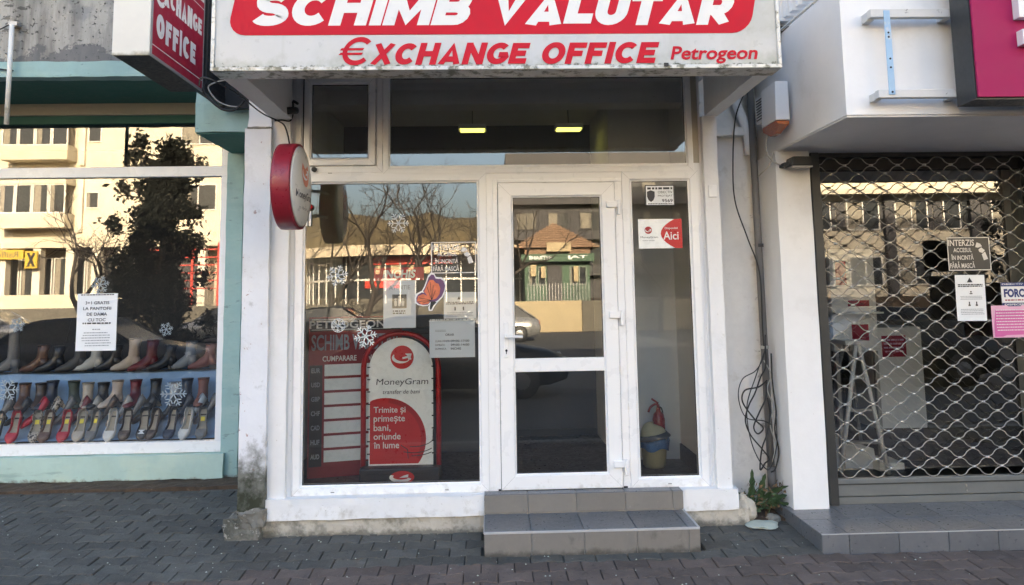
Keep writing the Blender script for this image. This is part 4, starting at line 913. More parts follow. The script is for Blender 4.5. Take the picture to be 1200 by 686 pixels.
# ---- bin, bag, cap, extinguisher
fb_ = (.52)
bn = thing('waste_bin', 'cream bin with blue liner behind the narrow window right of the door', 'bin', (1.215, .53, fz))
b = MB(); b.lathe([(.07, 0), (.085, .02), (.098, .20), (.098, .202), (.09, .2)], 20); b.build('bucket', m_bucket, bn)
b = MB(); rg = []
for h, r_ in ((.135, .107), (.15, .112), (.19, .116), (.215, .110), (.218, .098), (.20, .09)):
    rg.append([(r_*(1+.06*math.sin(5*t+h*40)+.03*math.sin(11*t))*math.cos(t), r_*(1+.06*math.sin(5*t+h*40))*math.sin(t), h+.012*math.sin(4*t)) for t in [2*PI*k/28 for k in range(28)]])
b.loft(rg, False, True); b.build('liner', m_bag, bn)
ht = thing('cap', 'straw coloured cap lying on the blue lined bin', 'cap', (1.20, .50, fz+.215))
b = MB(); rg = []
for k in range(8):
    a = k/7*PI/2; rg.append([(.10*math.cos(a)**.6*math.cos(t)+.01, .075*math.cos(a)*math.sin(t), .105*math.sin(a)*(1-.15*math.cos(t))) for t in [2*PI*j/18 for j in range(18)]])
b.loft(rg, True, True); b.build('crown', m_hatc, ht)
b = MB(); rg = [[((r_)*math.cos(t)+.005, r_*.8*math.sin(t)-.01, z_+.02*math.cos(t)) for t in [2*PI*j/20 for j in range(20)]] for r_, z_ in ((.103, .0), (.128, .0), (.128, .006), (.100, .03), (.098, .035))]; b.loft(rg, False, True); b.build('band', m_base, ht)
eg = thing('fire_extinguisher', 'small red fire extinguisher with black hose standing behind the cream bin', 'extinguisher', (1.29, .68, fz)); eg.scale = (.86, .86, .90)
part('label', m_paper, eg, (-.022, .022, -.0585, -.0555, .16, .28))
b = MB(); b.lathe([(.052, 0), (.056, .02), (.056, .36), (.045, .40), (.022, .425), (.018, .45)], 20); b.build('cylinder', m_extred, eg)
b = MB(); b.tube([(0, 0, .45), (0, 0, .48)], .014, 8).tube(smooth_path([(0, 0, .475), (-.03, -.01, .485), (-.075, -.02, .46), (-.095, -.02, .42)], 3), .010, 6).tube([(0, 0, .49), (-.06, -.015, .53)], .009, 6); b.build('valve_handle', m_extred, eg)
b = MB(); b.tube(smooth_path([(.01, 0, .46), (.04, .03, .43), (.055, .03, .30), (.052, .03, .16)], 4), .007, 6); b.build('hose', m_rubber, eg)

# ================================================================== ENTRANCE STEP
es = thing('entrance_step', 'two low grey tiled steps in front of the white door', 'step')
part('core', m_grout, es, (-.048, 1.258, -.488, -.05, -.03, .160), (-.048, 1.258, -.100, -.02, .160, .282))
SXs = [-.051, .236, .556, .878, 1.192, 1.262]; g = .0022
for k in range(5):
    a, c = SXs[k]+g, SXs[k+1]-g; zt = .168
    part('riser_tile', m_tiletan, es, (a, c, -.494, -.487, .012, .158), bevel=.0012, seg=1)
    part('tread_tile', m_tilegrey, es, (a, c, -.480, -.112, .158, .168), bevel=.0012, seg=1)
    part('riser_tile', m_tiletan, es, (a, c, -.107, -.099, .171, .284), bevel=.0012, seg=1)
    part('tread_tile', m_tilegrey, es, (a, c, -.099, -.004, .280, .2885), bevel=.0012, seg=1)
part('edge_trim_and_highlight', m_trimlight, es, (-.0515, 1.262, -.4955, -.481, .1585, .1705), (1.251, 1.264, -.481, -.112, .1585, .1705), (-.0535, -.0490, -.481, -.112, .1585, .1700), bevel=.001)
for (a, c, z0_, z1_) in ((-.485, -.27, .012, .158), (-.266, -.06, .012, .158), (-.099, -.03, .170, .284)): part('side_tile', m_tiletan, es, (1.258, 1.2635, a, c, z0_, z1_))

# ================================================================== RECESS BETWEEN THE BUILDINGS
rw = thing('recessed_wall', 'narrow stained cream wall set back between the exchange office and the right building', 'wall')
rough_box('wall', m_recess, rw, 1.60, 2.03, .305, .42, .0, 3.02, .07, .006, 5)
rough_box('ledge', m_recess, rw, 1.60, 1.93, .22, .32, 2.74, 2.80, .06, .01, 8)
part('upper_wall', m_recess, rw, (1.60, 2.03, .31, .45, 3.0, 5.2))
b = MB(); b.tube(smooth_path([(1.80, .26, 3.30), (1.84, .24, 3.05), (1.93, .24, 2.78), (1.95, .26, 2.6)], 4), .035, 10); tag(b.build('elbow_pipe', m_rwall), 'white painted slanting pipe at the top of the recess beside the dark drainpipe', 'pipe')
dp = thing('drainpipe', 'tall grey drainpipe in the corner beside the right white pier', 'drainpipe')
b = MB(); b.tube([(1.955, .20, 3.6), (1.960, .20, 2.0), (1.972, .20, .14)], .026, 12); b.build('pipe', m_pipe, dp)
b = MB(); b.tube([(1.9715, .20, .36), (1.972, .20, .20)], .031, 12); b.tube([(1.972, .20, .20), (1.974, .17, .13)], .030, 12); b.build('shoe', m_pipe, dp)
for z in (1.19, 1.92): b = MB(); b.lathe([(.030, z-.012), (.030, z+.012)], 12, (1.967, .20, 0)); b.build('clamp', m_cablew if z < 1.5 else m_darkmetal, dp)
cb = lambda lab, m, pts, r=.005, k=6: tag((lambda b_: b_.tube(smooth_path(pts, k), r, 6).build('cable', m))(MB()), lab, 'cable')
cb('black cable hanging from the recess ledge and curving down to the drainpipe', m_rubber, [(1.90, .16, 3.05), (1.83, .18, 2.86), (1.80, .19, 2.55), (1.80, .19, 2.25), (1.87, .17, 1.98), (1.94, .15, 1.72), (1.945, .16, 1.35), (1.95, .165, 1.2)])
cb('black cable looping in wide coils left of the lower drainpipe', m_rubber, [(1.955, .15, 1.22), (1.95, .15, 1.06), (1.90, .12, .99), (1.85, .11, .88), (1.80, .10, .80), (1.77, .10, .70), (1.80, .10, .60), (1.88, .11, .50), (1.93, .12, .43), (1.90, .12, .40), (1.86, .11, .36), (1.88, .11, .50), (1.93, .13, .60), (1.965, .15, .72), (1.955, .16, .84)], .0055)
cb('second black cable coil twisting tightly behind the first coil by the drainpipe', m_rubber, [(1.955, .15, .96), (1.88, .12, .92), (1.78, .11, .90), (1.76, .11, .82), (1.84, .11, .70), (1.90, .12, .64), (1.86, .12, .60), (1.83, .11, .65), (1.87, .11, .74), (1.93, .13, .84), (1.95, .15, .95)], .0055)
cb('long black cable running down behind the drainpipe to its foot', m_rubber, [(1.99, .14, 1.15), (1.985, .13, .95), (2.0, .13, .75), (1.985, .13, .62), (2.005, .13, .48), (1.975, .13, .36), (1.94, .12, .34)], .0055)
cb('thin black cable making a wide open loop left of the drainpipe', m_rubber, [(1.955, .14, 1.28), (1.93, .11, 1.15), (1.86, .09, 1.04), (1.76, .09, .98), (1.725, .09, .86), (1.77, .09, .72), (1.90, .11, .69), (1.96, .13, .66)], .0038)
cb('thin black cable hanging in a long bight to knee height', m_rubber, [(1.95, .14, 1.18), (1.86, .10, 1.0), (1.78, .09, .78), (1.81, .09, .52), (1.91, .10, .36), (1.985, .12, .50), (2.0, .13, .70)], .0038)
cb('thin white cable wound round the drainpipe', m_cablew, [(1.945, .165, 1.10), (1.985, .15, 1.0), (1.955, .155, .90), (1.99, .15, .78), (1.96, .15, .66), (1.99, .15, .52), (1.965, .15, .40)], .004)
# weeds and rubble
wd = thing('weed', 'spiky green dandelion weed growing at the foot of the drainpipe', 'plant', (1.835, .12, .07)); wd.scale = (1.3, 1.3, 1.45)
wr = random.Random(4); lm = None
def leaf_mesh(Ln, wdt, curl, m, rr_):
    n = 9; vs = []; fs = []
    for i in range(n+1):
        t = i/n; w_ = wdt*(math.sin(PI*min(1, t*1.02))**.7)*(1 if i % 2 == 0 else .62)*(0.5+t*.75) if 0 < i < n else .0015
        z = Ln*(t*.92*math.cos(curl*t*.9)); x = Ln*t*math.sin(curl*t); vs += [(-w_, -x, z+.002), (0, -x+.004, z), (w_, -x, z+.002)]
    for i in range(n): a = i*3; fs += [(a, a+1, a+4, a+3), (a+1, a+2, a+5, a+4)]
    me = bpy.data.meshes.new('leaf'); me.from_pydata(vs, [], fs); me.materials.append(m); return me
spec_ = [(-1.15, .20, .020), (-.75, .23, .021), (-.35, .24, .019), (-.05, .25, .018), (.30, .22, .019), (.65, .24, .020), (1.0, .21, .020), (-1.3, .15, .016), (1.3, .17, .017), (.12, .16, .016), (-.5, .15, .016), (.85, .14, .015)]
for k, (ang, Ln, wd_) in enumerate(spec_):
    me = leaf_mesh(Ln, wd_, .25+.35*abs(ang), m_leaf, wr); o = bpy.data.objects.new('leaf', me); C.objects.link(o); o.parent = wd; o.location = (.008*k-.05, wr.uniform(-.02, .02), .01)
    o.rotation_euler = Euler((wr.uniform(-.1, .35), ang*.95, wr.uniform(-.5, .5)), 'XYZ')
b = MB()
for k in range(150):
    x, y, z = wr.uniform(-.06, .14), wr.uniform(-.06, .07), wr.uniform(.0, .13); s = wr.uniform(.006, .016); d = Vector((wr.uniform(-1, 1), wr.uniform(-1, 1), wr.uniform(-.6, 1))).normalized(); e = d.orthogonal().normalized()
    p_ = Vector((x+.02, y, z)); b.add([p_, p_+d*s*1.5+e*s*.6, p_+d*s*3, p_+d*s*1.5-e*s*.6], [(0,1,2,3)])
b.mi = 0; tag(b.build('undergrowth', m_dryleaf, wd), kind='stuff')
b = MB()
for k in range(90):
    x, y, z = wr.uniform(-.08, .09), wr.uniform(-.07, .07), wr.uniform(.0, .12); s = wr.uniform(.005, .013); d = Vector((wr.uniform(-1, 1), wr.uniform(-1, .4), wr.uniform(-.2, 1))).normalized(); e = d.orthogonal().normalized()
    p_ = Vector((x, y, z)); b.add([p_, p_+d*s*1.5+e*s*.5, p_+d*s*3, p_+d*s*1.5-e*s*.5], [(0,1,2,3)])
tag(b.build('small_leaves', m_leaf, wd), kind='stuff')
part('soil', m_soil, rw, (1.62, 2.0, .0, .31, .0, .062))
def rock(name, label, m, c, s, seed, flat=1, cat='rubble'):
    bm = bmesh.new(); bmesh.ops.create_icosphere(bm, subdivisions=3, radius=1)
    for v in bm.verts:
        p_ = v.co.copy(); q = p_*(1+.30*noise.noise(p_*1.5+Vector((seed, 0, 0)))+.13*noise.noise(p_*4+Vector((0, seed, 0)))+.05*noise.noise(p_*11))
        v.co = Vector((q.x*s[0], q.y*s[1], q.z*s[2]))
    me = bpy.data.meshes.new(name); bm.to_mesh(me); bm.free(); me.materials.append(m); o = bpy.data.objects.new(name, me); C.objects.link(o); o.location = c
    return tag(o, label, cat)
rock('rubble', 'jagged grey concrete chunk between the plinth end and the weed', m_foot, (1.735, .08, .10), (.075, .06, .085), 3)
rock('rubble', 'broken crumbling concrete lump at the right end of the exchange office plinth', m_plinth, (1.70, .03, .12), (.085, .07, .095), 1)
rock('rubble', 'flat pale green plaster slab lying on the pavers below the weed', m_chunk, (1.785, -.10, .058), (.105, .085, .016), 5)
rock('rubble', 'small brownish stone beside the foot of the drainpipe', m_stone, (1.90, .02, .06), (.05, .05, .03), 9)

# ================================================================== RIGHT BUILDING
rg_ = thing('right_shop', 'white shop building on the right with projecting upper floor over a barred entrance', 'shop')
part('upper_storey', m_rwall, rg_, (2.04, 9, -1.08, 12, 2.578, 3.36), (2.55, 11, -1.08, 12, 3.36, 7.4), (2.08, 2.55, .3, 12, 3.36, 7.4), (9, 11, -1.08, 12, .0, 3.36), bevel=0)
part('soffit', m_dgreybd and m_dgrey, rg_, (2.045, 9, -1.072, .30, 2.566, 2.577))
rough_box('pier', m_rwall, rg_, 2.020, 2.262, -.050, .34, .10, 2.565, .08, .0025, 4)
part('side_wall', m_rwall, rg_, (2.022, 2.055, .34, 8, 0, 2.566), (3.95, 9, .05, .4, 0, 2.566), (2.262, 2.30, .06, .3, .1, 2.566))
part('interior_floor', m_intfloor, rg_, (2.25, 8, .17, 4, .05, .128)); part('interior_back_wall', m_intdark, rg_, (2.25, 8, 3.2, 3.3, .1, 2.6)); part('interior_side_wall', m_intdark, rg_, (2.30, 2.36, .3, 3.2, .128, 2.56))
part('base_cabinet', m_olive, rg_, (3.55, 6.5, 1.9, 2.4, .75, 1.28), (3.55, 6.5, 1.95, 2.4, .13, .75))
# roof edge / balcony cladding at top
bl = thing('balcony_edge', 'corrugated grey balcony panel peeking out above the right building side', 'balcony')
b = MB()
for k in range(9): x = 1.70+k*.045; b.box(x, x+.030, -.20-.0*k, -.16, 3.40, 4.1); b.box(x+.030, x+.045, -.19, -.165, 3.40, 4.1)
b.build('corrugated_sheet', m_corr, bl); part('gap_shade', m_black, bl, (1.66, 2.10, -.26, .3, 3.36, 3.40)); b = MB(); b.tube([(2.05, -1.05, 3.375), (2.02, .2, 3.375)], .010, 6); b.build('edge_rail', m_brk, bl)  # black box in place of the shaded gap under the corrugated sheet
part('slat', m_rwall, bl, *[(2.03, 2.12, -.75+.10*k, -.70+.10*k, 3.44, 3.9) for k in range(6)])
# platform with tiles
pf_ = thing('tiled_platform', 'low dark grey tiled platform in front of the barred shop entrance', 'step')
PT0 = .132; part('core', m_joint, pf_, (1.985, 8, -.560, .30, -.03, PT0-.010))
def tile(name, m, *bx): return part(name, m, pf_, bx, bevel=.0015, seg=1)
xs = [1.977, 2.143]+[2.143+.305*k for k in range(1, 13)]
for a, c in zip(xs, xs[1:]):
    tile('riser_tile', m_tilegrey, a+g*.7, c-g*.7, -.567, -.559, .010, PT0-.0015)
    for r_, (y0_, y1_) in enumerate(((-.559, -.27), (-.27, .035), (.035, .16))):
        o_ = .15 if r_ == 1 else 0
        if a < 2.0 and r_ > 0: o_ = 0
        xa, xb = a+o_, c+o_
        if r_ > 0 and xb < 2.25 and y0_ >= .0: continue
        if r_ == 1 and a < 1.99: xb = 2.293
        tile('floor_tile', m_tilegrey, xa+g, xb-g, y0_+g, y1_-g, PT0-.010, PT0)
for y0_, y1_ in ((-.559, -.26), (-.256, .04), (.044, .28)): tile('side_tile', m_tilegrey, 1.977, 1.985, y0_, y1_-.002, .010, PT0-.0015)
part('edge_trim_and_highlight', m_trimlight, pf_, (1.977, 8, -.5685, -.5615, PT0-.004, PT0+.0012))  # pale strip painted as a highlight along the platform's front edge
# shutter
sh_ = thing('roller_grille', 'closed metal lattice roller grille across the right shop entrance', 'shutter')
GX0, GX1 = 2.365, 3.95
part('guide_rail', m_darkmetal, sh_, (2.300, 2.362, .015, .13, .132, 2.566), bevel=.004); part('guide_rail', m_darkmetal, sh_, (3.90, 3.96, .015, .13, .132, 2.566), bevel=.004)
part('header', m_black, sh_, (2.362, 3.90, .03, .15, 2.535, 2.564), (2.362, 3.90, .135, .15, 2.46, 2.535))
part('bottom_bar', m_shutbar, sh_, (2.362, 3.90, .035, .085, .185, .300), bevel=.004); part('bottom_bar_groove', m_darkmetal, sh_, (2.362, 3.90, .030, .034, .262, .270))
part('threshold', m_shutbar, sh_, (2.362, 3.90, .04, .12, .134, .180))
part('bolt', m_rod, sh_, (3.255, 3.262, .0285, .034, .235, .252), (3.255, 3.262, .0285, .034, .205, .215))
LAM = .195; PP = .0622; ro = []
nr = int((2.52-.300)/PP)+1
for k in range(nr):
    zc = .300+PP*(k+.5); pts = []; jz, jx = prnd.uniform(-.0012, .0012), prnd.uniform(-.0015, .0015); N_ = int((GX1-GX0)/LAM*12); ph = PI if k % 2 else 0
    for i in range(N_+1):
        x = GX0+(GX1-GX0)*i/N_; cph = math.cos(2*PI*(x-GX0)/LAM+ph); cph = math.copysign(abs(cph)**.62, cph); pts.append((x, .058+.0015*math.sin(x*2+k), zc+jz+PP*.43*cph-.0015*math.sin((x-GX0)*2)))
    b = MB(); b.tube(pts, .0037, 5); b.build('lattice_rod', m_rod, sh_)
b = MB()
for k in range(nr-1):
    z = .300+PP*(k+1); x = GX0+(0 if k % 2 == 0 else LAM/2)
    while x < GX1-.01:
        if x > GX0+.005: b.tube([(x-.011, .056, z), (x+.011, .056, z)], .0092, 6)
        x += LAM
tag(b.build('lattice_link', m_link, sh_), kind='stuff')
dg_ = thing('shop_door', 'dark framed glass shopfront behind the lattice grille', 'door')
pane('glass_pane', G_entr, dg_, 2.34, 3.94, .15, 2.46, .19); part('frame', m_darkmetal, dg_, (2.302, 2.338, .18, .22, .13, 2.56), (2.338, 3.94, .18, .22, 2.46, 2.56), (2.338, 3.94, .18, .22, .128, .165))
interzis(3.257, 3.565, 1.712, 1.948, .040, 'grey sticker with white outline reading INTERZIS ACCESUL on the lattice grille', True)
p = sheet('notice', 'tall white notice with warning triangle on the lattice grille below the grey sticker', 'notice', m_paper, 3.287, 3.500, 1.358, 1.680, .030, -.01)
b = MB(); b.mark().prism([(3.372, 1.628), (3.412, 1.628), (3.392, 1.662)], .0265, .027); tb_ = MB(); lines(tb_, 3.305, 3.485, 1.595, 1.618, 2, .0265, .6, 1, .03); tag(tb_.build('heading', m_ink, p), kind='stuff')
for x in (3.378, 3.430): b.mark().box(x-.008, x+.008, .0265, .027, 1.462, 1.472); b.box(x-.004, x+.004, .0265, .027, 1.472, 1.492)
b.mark().box(3.385, 3.405, .0265, .027, 1.545, 1.552); b.lathe([(.006, .0265), (.006, .027)], 8, (3.395, 0, 1.562), 'y'); b.build('lettering', m_ink, p)
b = MB(); lines(b, 3.315, 3.475, 1.505, 1.535, 3, .0265, .35, 3, .1); lines(b, 3.31, 3.48, 1.40, 1.445, 4, .0265, .35, 5, .1); tag(b.build('small_print', m_inkl, p), kind='stuff')
b = MB(); b.prism([(3.365, 1.335), (3.395, 1.357), (3.388, 1.357)], .027, .030)
st = thing('security_sign', 'blue and white security sign reading OBIECTIV PROTEJAT FORCE at the right edge', 'sign')
part('film', m_white, st, (3.618, 3.98, .034, .036, 1.455, 1.622)); part('band', m_navy, st, (3.618, 3.98, .0325, .0335, 1.595, 1.622), (3.618, 3.98, .0325, .0335, 1.455, 1.480))
text('lettering', 'OBIECTIV PROTEJAT', m_white, st, 3.624, 3.95, 1.602, 1.616, .0322, 0, .02); text('lettering', 'DISPECERAT', m_white, st, 3.635, 3.82, 1.461, 1.474, .0322, 0, .02); text('lettering', 'FORCE', m_navy, st, 3.636, 3.815, 1.518, 1.578, .0333, 0, .05)
b = MB(); lines(b, 3.64, 3.82, 1.492, 1.506, 1, .0333, .6, 3, .05); tag(b.build('small_print', m_psred, st), kind='stuff')
p = sheet('notice', 'pink printed notice under the blue and white security sign at the right edge', 'notice', m_pinkl, 3.533, 3.90, 1.238, 1.462, .032, 0)
b = MB(); b.prism([(3.545, 1.245), (3.60, 1.245), (3.63, 1.255), (3.87, 1.26), (3.89, 1.43), (3.56, 1.43), (3.548, 1.34)], .0285, .029); b.build('pink_blob', m_pink, p)
b = MB(); lines(b, 3.56, 3.88, 1.28, 1.44, 8, .0275, .28, 6, .05); tag(b.build('small_print', m_white, p), kind='stuff')
# things inside right shop
ld = thing('step_ladder', 'white folding step ladder standing inside the barred shop', 'ladder', (2.93, .85, .128))
b = MB(); b.tube([(-.17, 0, 0), (.02, 0, 1.02)], .018, 6); b.build('leg', m_pvc, ld); b = MB(); b.tube([(.22, 0, 0), (.04, 0, 1.02)], .018, 6); b.build('leg', m_pvc, ld)
b = MB(); b.tube([(-.17, .4, 0), (.02, .2, 1.02)], .014, 6); b.build('leg', m_grey, ld); b = MB(); b.tube([(.22, .4, 0), (.05, .2, 1.02)], .014, 6); b.build('leg', m_grey, ld)
b = MB(); b.box(-.08, .12, -.03, .22, 1.02, 1.05); b.build('top_step', m_pvc, ld)
for k in range(1, 4): part('rung', m_grey, ld, (-.17+.19*k*.25+.01, .22-.18*k*.25-.01, .0, .06, .255*k-.02, .255*k))
cbt = thing('cabinet', 'white cabinet panel with red notice inside the barred shop', 'cabinet', (3.28, 1.25, .128)); part('body', m_pvc, cbt, (0, .44, 0, .4, .28, 1.13), bevel=.004); part('plinth', m_base, cbt, (.02, .42, .03, .38, 0, .28)); part('red_notice', m_psred, cbt, (.09, .30, -.006, -.001, .88, 1.06)); b = MB(); lines(b, .10, .29, .91, 1.04, 4, -.008, .4, 3); tag(b.build('small_print', m_pinkl, cbt), kind='stuff')
ps = thing('poster_rack', 'white display rack with red labels inside the barred shop', 'rack', (2.86, 1.05, .128)); part('back_panel', m_pvc, ps, (0, .38, 0, .05, .95, 1.80), bevel=.003); part('label', m_psred, ps, (.05, .14, -.006, -.001, 1.50, 1.70), (.14, .32, -.006, -.001, 1.32, 1.37), (.16, .30, -.006, -.001, 1.03, 1.17)); part('post', m_grey, ps, (.01, .04, 0, .04, 0, .95), (.34, .37, 0, .04, 0, .95)); part('shelf', m_pvc, ps, (0, .38, -.12, 0, 1.26, 1.275), bevel=.002)
bx = thing('box', 'crumpled white cardboard boxes lying under the step ladder', 'box', (2.88, 1.1, .128)); b = MB(); b.add([(-.05,0,0),(.28,-.05,0),(.30,.2,0),(-.02,.2,0),(-.06,0,.26),(.26,-.05,.16),(.28,.2,.14),(-.04,.2,.28)], [(3,2,1,0),(4,5,6,7),(0,1,5,4),(1,2,6,5),(2,3,7,6),(3,0,4,7)]); b.build('carton', m_white, bx); b = MB(); b.add([(.25,-.15,0),(.48,-.1,0),(.46,.1,0),(.24,.1,0),(.25,-.15,.07),(.48,-.1,.05),(.46,.1,.06),(.24,.1,.08)], [(3,2,1,0),(4,5,6,7),(0,1,5,4),(1,2,6,5),(2,3,7,6),(3,0,4,7)]); b.build('carton_lid', m_white, bx)
rs = thing('red_display', 'dark red display unit at the back left of the barred shop', 'display', (2.55, 1.5, .128)); part('body', m_brown, rs, (0, .25, 0, .4, 0, 1.6)); part('shelf', m_intwall, rs, (.0, .25, -.06, -.001, .9, .93), (.0, .25, -.06, -.001, 1.25, 1.28))

# brackets and magenta sign
br = thing('sign_bracket', 'chipped white tube bracket with blue upright on the white right facade', 'bracket'); FY = -1.08
b = MB(); b.box(2.16, 2.72, FY-.105, FY-.065, 3.112, 3.160); b.build('tube', m_brk, br, .003); b = MB(); b.box(2.175, 2.72, FY-.105, FY-.065, 2.650, 2.695); b.build('tube', m_brk, br, .003)
part('mount', m_brk, br, (2.16, 2.20, FY-.064, FY, 3.106, 3.158), bevel=.003); part('mount', m_brk, br, (2.175, 2.21, FY-.064, FY, 2.645, 2.69), bevel=.003)
part('mount', m_brk, br, (2.60, 2.64, FY-.064, FY, 3.114, 3.158), bevel=.003); part('mount', m_brk, br, (2.60, 2.64, FY-.064, FY, 2.652, 2.69), bevel=.003)
part('upright', m_blue, br, (2.232, 2.268, FY-.112, FY-.106, 2.665, 3.15), bevel=.002)
b = MB()
for z in (3.02, 2.995, 2.87, 2.82, 2.68): b.lathe([(.006, FY-.114), (.006, FY-.1125)], 8, (2.251, 0, z), 'y')
b.build('bolt', m_black, br)
mgs = thing('magenta_sign', 'large magenta sign box with white raised letters cut by the right picture edge', 'sign')
part('casing', m_darkmetal, mgs, (2.606, 5.2, -1.36, -1.20, 2.590, 3.9)); part('panel', m_magenta, mgs, (2.612, 5.19, -1.375, -1.361, 2.600, 3.89), bevel=.003)
b = MB(); b.prism([(2.835, 3.02), (2.915, 3.02), (2.925, 3.20), (3.00, 3.02), (3.07, 3.02), (3.15, 3.20), (3.155, 3.02), (3.235, 3.02), (3.235, 3.40), (3.14, 3.40), (3.035, 3.15), (2.93, 3.40), (2.835, 3.40)], -1.425, -1.3755); b.build('raised_letter', m_white, mgs, .002)
b = MB(); b.prism([(2.845, 2.872), (3.20, 2.872), (3.20, 2.955), (2.845, 2.955)], -1.425, -1.3755); b.build('raised_bar', m_white, mgs, .002)

# ================================================================== OTHER SIDE OF THE STREET (seen reflected in the glass)
m_facade = mat('sunny_facade', (.58, .52, .40), .85, .08, 1.2, .2, 20, [dict(col=(.40, .35, .26), scale=.8, lo=.55, hi=.75, amt=.5)])
m_facade2 = mat('cream_facade', (.50, .45, .35), .85, .08, 1.2, .2, 20)
m_fdark = mat('grey_facade', (.06, .058, .06), .85, .1, 1, .2)
m_ffr = mat('far_window_frame', (.62, .60, .55), .6, .05); m_fcol = mat('shopfront_column', (.60, .55, .45), .7, .06)
m_green = mat('kiosk_green', (.035, .085, .045), .6, .15, 2); m_roof = mat('brown_shingle', (.22, .14, .09), .9, .25, 3, .5, 20)
m_fyel = mat('yellow_sign', (.42, .29, .03), .5, .05); m_fred = mat('red_panel', (.50, .05, .03), .5, .1); m_bark = mat('bark', (.055, .045, .038), .95, .25, 8, .6)
m_conif = mat('shaded_needles', (.008, .010, .006), .8, .45, 2.5, .2); m_wood = mat('pavilion_cladding', (.52, .44, .32), .8, .2, 6, .3)  # needles near black, building shade darkened into their colour
m_hill = mat('wooded_slope', (.085, .065, .032), 1, .4, .25, .8, 3); m_carb = mat('black_car_paint', (.008, .009, .011), .35, .05, 2, 0, spec=.35)
m_cars = mat('silver_car_paint', (.34, .34, .33), .3, .04, 2, 0, metal=.5, coat=.6); m_lowwall = mat('cream_low_wall', (.38, .31, .19), .85, .08, 2, .2)
m_darkstone = mat('dark_stone_wall', (.11, .10, .08), .9, .3, 3, .5)
m_kframe = mat('kiosk_window_frame', (.20, .24, .20), .6, .1)
m_curt = mat('net_curtain', (.22, .20, .16), .9, .4, 9, 0)
m_mesh = mat('grey_rim', (.35, .35, .36), .35, .05, metal=.6)
def far_window(parent, x0, x1, z0, z1, y, mull=1, fm=None, t=.07):
    b = MB(); b.box(x0, x1, y, y+.09, z0, z0+t).box(x0, x1, y, y+.09, z1-t, z1).box(x0, x0+t, y, y+.088, z0+t, z1-t).box(x1-t, x1, y, y+.088, z0+t, z1-t)
    for k in range(1, mull+1): xm = x0+(x1-x0)*k/(mull+1); b.box(xm-t/2, xm+t/2, y, y+.086, z0+t, z1-t)
    o = b.build('window', fm or m_ffr, parent); bb = MB(); bb.box(x0+t, x1-t, y-.02, y+.03, z0+t, z1-t); bb.build('pane', G_far, o)
    if rnd.random() < .6:
        cq = MB(); k = rnd.uniform(.25, .75); cq.box(x0+t+.02, x0+t+(x1-x0-2*t)*k, y+.031, y+.036, z0+t+.02, z1-t-.02); cq.build('curtain', m_curt, o)
    return o
T0 = 1.15
# --- sunlit corner building left
bL = thing('apartment_building', 'sunlit cream building with bay windows, reflected in the shoe shop glass', 'building'); yL = -37.1
part('wall', m_facade, bL, (-34, -14, yL-12, yL, 4.75, 17), (-34, -14, yL-12, yL-2.2, T0, 4.75)); part('floor_band', m_facade2, bL, (-34, -14, yL, yL+.12, 4.7, 5.0), (-34, -14, yL, yL+.05, 9.3, 9.45))
for z in (5.9, 9.9, 13.2):
    part('bay', m_facade2, bL, (-28.4, -24.5, yL+.01, yL+1.1, z-.1, z+.75), (-28.4, -24.5, yL+.01, yL+1.1, z+2.45, z+2.85))
    for k in range(4): far_window(bL, -28.35+.96*k, -27.43+.96*k, z+.75, z+2.45, yL+.95, 0)
    far_window(bL, -23.9, -23.1, z+1.1, z+2.1, yL, 0); far_window(bL, -18.4, -16.2, z+.9, z+2.5, yL, 1)
    part('pilaster', m_fcol, bL, (-24.3, -24.0, yL, yL+.2, z-.3, z+2.9))
for k, x in enumerate((-30.5, -28.6, -26.6, -24.7, -23.2, -21.8, -17, -15)): part('column', m_fcol, bL, (x-.22, x+.22, yL-.5, yL, T0, 4.75))
for k in range(9): far_window(bL, -30.2+.98*k, -29.3+.98*k, T0+.5, 4.2, yL-1.3, 0)
part('shop_parapet', m_facade2, bL, (-31, -21, yL+.1, yL+.3, T0, T0+.8)); part('entrance_back', m_fdark, bL, (-21.5, -17.5, yL-2.15, yL-2.1, T0, 4.7))
t = thing('shop_sign', 'long yellow shop sign on the sunlit building across the street', 'sign'); part('board', m_fyel, t, (-29.9, -27.2, yL+.15, yL+.28, 4.05, 4.6)); b = MB(); put_text(b, 'Raiffeisen', -27.5, -29.6, 4.15, 4.5, lambda u, v, d: (u, yL+.285, v)); b.build('lettering', m_ink, t)
t = thing('shop_sign', 'small square yellow and black sign on a column across the street', 'sign'); part('board', m_fyel, t, (-27.0, -26.3, yL+.35, yL+.45, 3.5, 4.5)); b = MB(); b.prism([(-26.9, 3.6), (-26.75, 3.6), (-26.4, 4.4), (-26.55, 4.4)], yL+.452, yL+.456); b.prism([(-26.55, 3.6), (-26.4, 3.6), (-26.75, 4.4), (-26.9, 4.4)], yL+.458, yL+.462); b.build('cross_mark', m_black, t)
t = thing('climbing_frame', 'red metal frame with bars in front of the sunlit building across the street', 'frame')
b = MB()
for k in range(6): b.box(-18.4, -14.6, yL+4, yL+4.06, 2.1+.42*k, 2.16+.42*k)
b.build('bar', m_fred, t); b = MB()
for x in (-18.4, -17.2, -16.0, -14.6): b.box(x-.06, x+.06, yL+3.93, yL+3.99, T0, 4.6)
b.build('post', m_fred, t)
